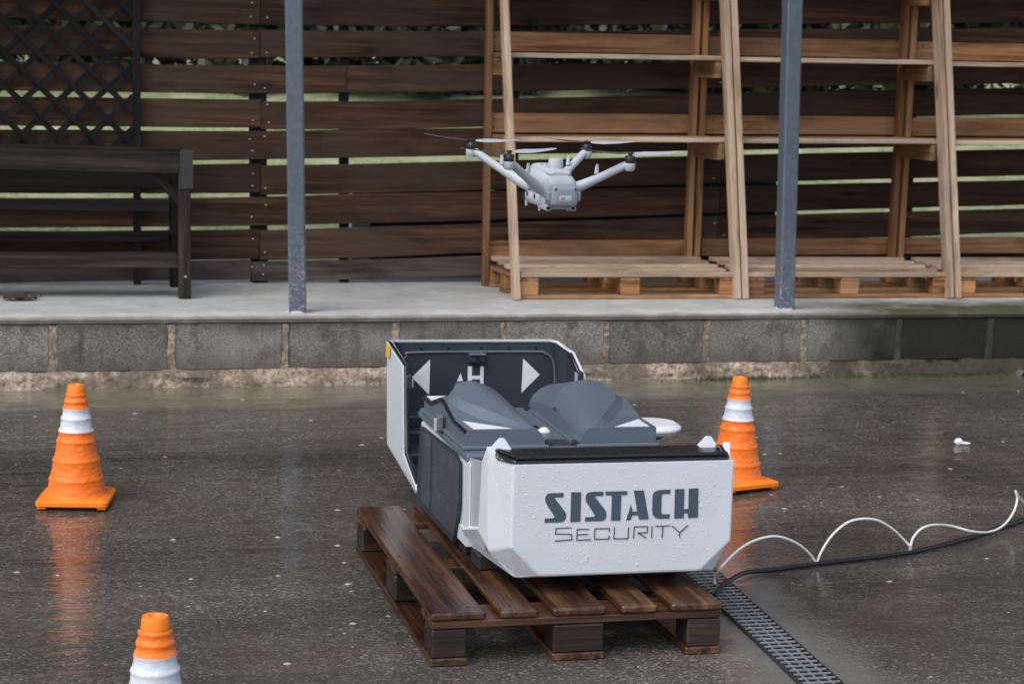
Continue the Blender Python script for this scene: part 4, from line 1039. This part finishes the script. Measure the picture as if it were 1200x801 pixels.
def blade_mesh():
    vs, fs = [], []; n = 14
    for i in range(n + 1):
        s = i / n; r = .012 + .128 * s
        ch = (.012 + .022 * math.sin(min(1, s * 2.6) * 1.571)) * (1 - .55 * s ** 2) * (1 if s < .97 else .5); tw = R_(18 - 12 * s); z = .001 + .010 * s * s
        for k, (c, th) in enumerate(((-.35, 0), (.15, .0016), (.65, 0), (.15, -.0004))):
            vs.append((r, c * ch * math.cos(tw), z + c * ch * math.sin(tw) + th * (1 - .6 * s)))
    for i in range(n):
        for k in range(4): k2 = (k + 1) % 4; fs.append((i * 4 + k, i * 4 + k2, (i + 1) * 4 + k2, (i + 1) * 4 + k))
    fs += [(0, 1, 2, 3), (n * 4, n * 4 + 1, n * 4 + 2, n * 4 + 3)]
    return mk_mesh('blade', vs, fs, 60)
bmesh_ = blade_mesh(); bmesh_.materials.append(MATS['blade_plastic'])
for sx in (-1, 1):
    for sy in (-1, 1):
        mx, my = sx * .175, sy * .165
        path = spline([(sx * .028, sy * .058 - .01, -.108), (sx * .056, sy * .079, -.098), (sx * .113, sy * .122, -.062), (sx * .160, sy * .156, -.030), (mx, my, -.026)], 5)
        nrd = [.021 - .0095 * min(1, i / (len(path) * .45)) for i in range(len(path))]
        v, f = tube(path, nrd, 12); arm = dr.mesh('arm', v, f, 'drone_shell', 60)
        v, f = lathe([(.0001, -.042), (.010, -.042), (.0145, -.037), (.0155, -.022), (.015, -.020), (.0001, -.020)], 20); dr.mesh('motor_mount', [(p[0] + mx, p[1] + my, p[2]) for p in v], f, 'drone_shell', 40, parent=arm)
        v, f = lathe([(.0001, -.0205), (.0135, -.0205), (.0145, -.018), (.0145, -.004), (.012, -.001), (.005, 0), (.005, .006), (.0001, .007)], 20); dr.mesh('motor', [(p[0] + mx, p[1] + my, p[2]) for p in v], f, 'drone_black', 40, parent=arm)
        v, f = tube([(sx * .100, sy * .112, -.056), (sx * .100, sy * .112, -.040), (sx * .101, sy * .113, -.030)], [.007, .0055, .0035], 8); dr.mesh('arm_antenna', v, f, 'drone_shell', 60, parent=arm)
        prop = dr.raw('propeller', mk_mesh('propeller', *(lambda a: ([(p[0], p[1], p[2]) for p in a[0]], a[1]))(disc_solid(.008, -.001, .005, 14, .001)), 40), 'drone_black', Matrix.Translation(Vector((mx, my, .004)) - dr.base) @ Matrix.Rotation(blade_ang[(sx, sy)], 4, 'Z'))
        for k in (0, 1):
            b = new_obj('blade', bmesh_, None, prop, mtx=Matrix.Rotation(math.pi * k, 4, 'Z'))

# ================================================================== TRAFFIC CONES
def cone(loc, rz, height, label, lean=(0, 0)):
    t = Thing('traffic_cone', label, 'traffic cone', Frame(loc[0], loc[1], rz), (0, 0, loc[2]), 'orange folding traffic cones on the yard')
    hb = .032
    # square base with rounded corners, low lip and four feet
    w = .120; vs, fs = [], []
    def ring(w, z, r, n=5):
        out = []
        for cx, cy, a0 in ((1, 1, 0), (-1, 1, 90), (-1, -1, 180), (1, -1, 270)):
            for k in range(n + 1): a = R_(a0 + 90 * k / n); out.append((cx * (w - r) + r * math.cos(a), cy * (w - r) + r * math.sin(a), z))
        return out
    rs = [ring(w - .006, .006, .016), ring(w, .010, .016), ring(w, .023, .016), ring(w - .004, .0265, .016), ring(w - .012, .0285, .018), ring(w - .018, .032, .02)]
    n = len(rs[0])
    for r in rs: vs += [(p[0], p[1], p[2] + loc[2]) for p in r]
    for j in range(len(rs) - 1):
        for k in range(n): k2 = (k + 1) % n; fs.append((j * n + k, j * n + k2, (j + 1) * n + k2, (j + 1) * n + k))
    fs += [tuple(range(n)), tuple(range((len(rs) - 1) * n, len(rs) * n))]
    bs = t.mesh('base', vs, fs, 'cone_base_orange', 40)
    for cx in (-1, 1):
        for cy in (-1, 1): t.box('foot', (cx * .099, cy * .099, loc[2] + .004), (.03, .03, .009), 'cone_base_orange', .002, parent=bs)
    H = height - hb; rb_, rt_ = .101, .0265
    q = random.Random(int(abs(loc[0]) * 1000))
    marks = [0, .155, .325, .495, .585, .70, .79, .855, .915, 1.0]      # hoops sewn into the fabric
    def prof(f0, f1, n):
        out = []
        for i in range(n + 1):
            s = f0 + (f1 - f0) * i / n; r = rb_ + (rt_ - rb_) * s ** .97
            d = min(abs(s - m_) for m_ in marks); seg = 1.0
            r += .0030 * math.exp(-(d / .016) ** 2) - .0022 * (1 - math.exp(-(d / .06) ** 2))
            out.append((max(r, .01), s))
        return out
    def sleeve(name, f0, f1, mat, n):
        seg = 64; vs, fs = [], []; pr = prof(f0, f1, n)
        for r, s in pr:
            d = min(abs(s - m_) for m_ in marks); amp = .0014 * (1 - math.exp(-(d / .03) ** 2))
            for k in range(seg):
                a = 6.28318 * k / seg; tw = a + s * 2.2
                rr = r + amp * vnoise(3.2 * math.cos(tw) + loc[0] * 9, 3.2 * math.sin(tw), s * 22) + amp * .6 * vnoise(9 * math.cos(a + s * 6), 9 * math.sin(a + s * 6), s * 30 + 5)
                vs.append((rr * math.cos(a) + lean[0] * s * H, rr * math.sin(a) + lean[1] * s * H, loc[2] + hb - .004 + s * H))
        for i in range(n):
            for k in range(seg): k2 = (k + 1) % seg; fs.append((i * seg + k, i * seg + k2, (i + 1) * seg + k2, (i + 1) * seg + k))
        return t.mesh(name, vs, fs, mat, 60)
    sleeve('fabric_sleeve', 0, .585, 'cone_fabric_orange', 64)
    sleeve('reflective_band', .585, .79, 'cone_band_reflective', 28)
    sleeve('fabric_sleeve', .79, .93, 'cone_fabric_orange', 24)
    v, f = lathe([(.0300, .905 * H), (.0315, .915 * H), (.0300, .94 * H), (.0278, .99 * H), (.0262, H), (.015, H + .001), (.011, H - .006), (.0001, H - .010)], 32)
    t.mesh('top_cap', [(p[0] + lean[0] * H, p[1] + lean[1] * H, p[2] + loc[2] + hb - .004) for p in v], f, 'cone_base_orange', 45)
c1 = ground_hit(89.5, 588)
cone((c1[0], c1[1], ground_b(WF.inv(c1)[1]) + .001), 0.08, .410, 'orange and white cone standing alone on the yard with a clear red reflection')
c2 = ground_hit(861, 568)
cone((c2[0], c2[1], ground_b(WF.inv(c2)[1]) + .001), 0.55, .410, 'orange and white cone half hidden behind the white dock', lean=(0.02, 0.02))
c3 = GF.hit(182, 722, 2, .405)
cone((c3[0], c3[1], .001), 0.3, .410, 'orange and white cone cut off by the picture edge, farthest from the wall')

# ================================================================== DRAIN, CABLES, SMALL THINGS
dn = Thing('drain_grate', 'galvanised steel drain grating in a channel beside the wet pallet', 'drain', PF, (1.0, 0.3, 0))
def dx(y): return 0.965 + 0.055 * (y + .29) / 1.04
y0, y1, hw = -.85, 1.75, .055
dn.beam('channel', (dx(y0), y0, .0020), (dx(y1), y1, .0020), 2 * hw, .0050, 'drain_shade', bev=0)  # flat dark plate painted as the shaded depth under the grating
for k in (-1, 1): dn.beam('frame_bar', (dx(y0) + k * hw, y0, .006), (dx(y1) + k * hw, y1, .006), .005, .012, 'grate_dark', bev=.001)
for k in (-1, 0, 1): dn.beam('bearing_bar', (dx(y0) + k * .031, y0, .0072), (dx(y1) + k * .031, y1, .0072), .003, .008, 'grate_steel', bev=.0005)
MATS['yard_paving'].node_tree.nodes['drain_coords'].object = dn.o
nb = int((y1 - y0) / .034)
for k in range(nb + 1):
    y = y0 + .01 + k * .034; dn.beam('cross_bar', (dx(y) - hw + .0025, y, .0098), (dx(y) + hw - .0025, y, .0098), .0036, .006, 'grate_steel', bev=.001)

def at_foot(u, v, foot):
    """point on the ray through (u, v) standing straight above a foot on the ground: same distance"""
    d = ray(u, v); t = (foot[1] - EYE[1]) / d[1]; return EYE + d * t
bl = []
for u, v in ((836, 707), (846, 694), (858, 686.5), (874, 679), (905, 671.5), (957, 664.5), (1005, 659), (1060, 652), (1105, 642), (1140, 632), (1170, 622), (1200, 612), (1240, 598), (1300, 585)):
    p = ground_hit(u, v); bl.append((p[0], p[1], ground_b(WF.inv(p)[1]) + .012 + (.012 if u < 880 else 0)))
v, f = tube(spline(bl, 8), .0075, 10)
o = new_obj('black_cable', mk_mesh('black_cable', v, f, 60), 'cable_black'); tag(o, 'thick black cable running from the drain across the wet yard', 'cable')
def foot(u, v): p = ground_hit(u, v); return (p[0], p[1], ground_b(WF.inv(p)[1]) + .022)
wp = []
for (u, v, fu, fv) in ((838, 684, 838, 690), (838, 676, 838, 690), (848, 661, 846, 692), (868, 642, 868, 680), (890, 631, 890, 674), (913, 628.5, 913, 670), (935, 637, 935, 667), (950, 650, 950, 664), (957, 661, 957, 663)):
    wp.append(at_foot(u, v, foot(fu, fv)))
segs = [wp]
segs.append([at_foot(u, v, foot(fu, fv)) for (u, v, fu, fv) in ((957, 661, 957, 663), (962, 647, 962, 663), (975, 627, 975, 661), (993, 612, 993, 659), (1012, 607.5, 1012, 657), (1030, 610, 1030, 655), (1048, 621, 1048, 652), (1060, 633, 1060, 650), (1067, 640, 1066, 650))])
segs.append([at_foot(u, v, foot(fu, fv)) for (u, v, fu, fv) in ((1067, 640, 1066, 650), (1070, 630, 1070, 649), (1080, 619, 1080, 647), (1095, 614.5, 1095, 644), (1115, 616, 1115, 638), (1138, 622, 1138, 637), (1158, 623, 1158, 631), (1175, 616, 1175, 625), (1187, 601, 1187, 621), (1192, 585, 1192, 619), (1190, 575, 1190, 619))])
segs.append([at_foot(u, v, foot(fu, fv)) for (u, v, fu, fv) in ((1190, 575, 1190, 619), (1196, 584, 1196, 615), (1206, 595, 1206, 611), (1225, 604, 1225, 605))])
wc = Thing('white_cable', 'thin white cable looping in arches along the black cable', 'cable', GF, (segs[0][0][0], segs[0][0][1], 0))
path = []
for sgm in segs: path += spline(sgm, 6)
v, f = tube(path, .0042, 8); wc.mesh('cord', v, f, 'cable_white', 60)
for p in (segs[1][0], segs[2][0]):
    v, f = tube([(p[0] - .001, p[1], p[2] - .022), (p[0], p[1], p[2] + .006)], .0065, 8); wc.mesh('cable_tie', v, f, 'light_grey_metal', 60)

# pipe in the wall
pp = WF.hit(1193, 440, 1, -.02)
t = Thing('drain_pipe', 'dark round pipe end sticking out of the mossy wall foot', 'pipe', WF, (pp[0], -.03, Z_FOOT))
v, f = lathe([(.026, .06), (.026, -.055), (.030, -.058), (.034, -.055), (.034, .06)], 28)
t.mesh('sleeve', [(pp[0] + p[0], p[2] - .03, pp[2] + p[1]) for p in v], f, 'pipe_grey', 40)
v, f = disc_solid(.0262, 0, .003, 24); t.mesh('inside', [(pp[0] + p[0], p[2] - .035, pp[2] + p[1]) for p in v], f, 'pipe_shade')  # dark disc stands in for the shade in the hollow pipe
# crumpled scrap on the platform
ps = WF.hit(22, 352, 2, Z_TOP)
t = Thing('dry_leaf', 'brown crumpled dead leaf lying on the platform by the bench', 'leaf', WF, (ps[0], ps[1], Z_TOP))
vs, fs = [], []
for i in range(15):
    s = i / 14; w = .045 * math.sin(math.pi * min(1, .12 + s * .88)) ** .7
    for k in range(7):
        c = k / 6 - .5; vs.append((ps[0] - .07 + .15 * s, ps[1] + c * w * 2 * (1 + .3 * vnoise(s * 9, c * 4)), Z_TOP + .004 + .014 * abs(vnoise(s * 5, c * 5)) + .022 * abs(c) * (1 + vnoise(s * 7, 3))))
for i in range(14):
    for k in range(6): a = i * 7 + k; fs.append((a, a + 1, a + 8, a + 7))
o = t.mesh('blade', vs, fs, 'dry_leaf', 50)
sm = o.modifiers.new('s', 'SOLIDIFY'); sm.thickness = .002
v, f = tube([(ps[0] + .075, ps[1], Z_TOP + .008), (ps[0] + .095, ps[1] - .01, Z_TOP + .02), (ps[0] + .10, ps[1] - .02, Z_TOP + .03)], .002, 6); t.mesh('stalk', v, f, 'dry_leaf', 50)
# white paper litter
pl_ = ground_hit(1127, 521); zl = ground_b(WF.inv(pl_)[1])
t = Thing('paper_litter', 'small crumpled white paper scrap on the wet yard', 'litter', Frame(pl_[0], pl_[1], 0.1), (0, 0, zl))
bm = bmesh.new(); bmesh.ops.create_icosphere(bm, subdivisions=3, radius=1.0)
for v in bm.verts:
    n_ = 1 + .35 * vnoise(v.co.x * 2.2, v.co.y * 2.2, v.co.z * 2.2); v.co = Vector((v.co.x * .016 * n_ - .014, v.co.y * .016 * n_, v.co.z * .014 * n_ + .014))
me = bpy.data.meshes.new('wad'); bm.to_mesh(me); bm.free(); t.raw('wad', me, 'white_paper')
bm = bmesh.new(); bmesh.ops.create_icosphere(bm, subdivisions=3, radius=1.0)
for v in bm.verts:
    n_ = 1 + .3 * vnoise(v.co.x * 2.5 + 9, v.co.y * 2.2, v.co.z * 2.2); v.co = Vector((v.co.x * .022 * n_ + .014, v.co.y * .010 * n_, v.co.z * .006 * n_ + .007))
me = bpy.data.meshes.new('strip'); bm.to_mesh(me); bm.free(); t.raw('torn_strip', me, 'white_paper')

# pale grit and petals scattered over the yard
rg = random.Random(17); parts = []
for _ in range(620):
    a, b = rg.uniform(-3.2, 5.2), rg.uniform(-4.9, -0.15); wpt = WF.w((a, b, 0)); z = ground_b(b) + .001
    s = rg.choice((.003, .003, .004, .004, .005, .006, .007, .009, .012)); n = 6; an0 = rg.uniform(-.6, .6); el = rg.uniform(.25, .8)
    ring = [(wpt[0] + s * math.cos(an0) * math.cos(6.28 * k / n) - s * el * math.sin(an0) * math.sin(6.28 * k / n), wpt[1] + s * math.sin(an0) * math.cos(6.28 * k / n) + s * el * math.cos(an0) * math.sin(6.28 * k / n), z + rg.uniform(-.0005, .0005)) for k in range(n)]
    parts.append((ring + [(wpt[0], wpt[1], z + s * .35)], [(k, (k + 1) % n, n) for k in range(n)]))
v, f = join(parts); o = new_obj('pale_grit', mk_mesh('pale_grit', v, f), 'grit_pale'); tag(o, 'pale grit and petals scattered over the wet yard', 'grit', kind='stuff')
# moss tufts at the wall foot
parts = []
for _ in range(900):
    a = rg.choice((rg.gauss(3.15, .12), rg.gauss(3.6, .35), rg.gauss(4.5, .5))); b = -.055 + rg.uniform(-.03, .02); wpt = WF.w((a, b, 0)); h = rg.uniform(.006, .026)
    d = rg.uniform(0, 6.28); x, y = wpt[0], wpt[1]; z = Z_FOOT - .002
    parts.append(([(x - .003 * math.cos(d), y - .003 * math.sin(d), z), (x + .003 * math.cos(d), y + .003 * math.sin(d), z), (x + rg.uniform(-.008, .008), y + rg.uniform(-.012, .004), z + h)], [(0, 1, 2)]))
v, f = join(parts); o = new_obj('moss_tufts', mk_mesh('moss_tufts', v, f), 'moss'); tag(o, 'green moss tufts along the foot of the block wall', 'moss', kind='stuff')
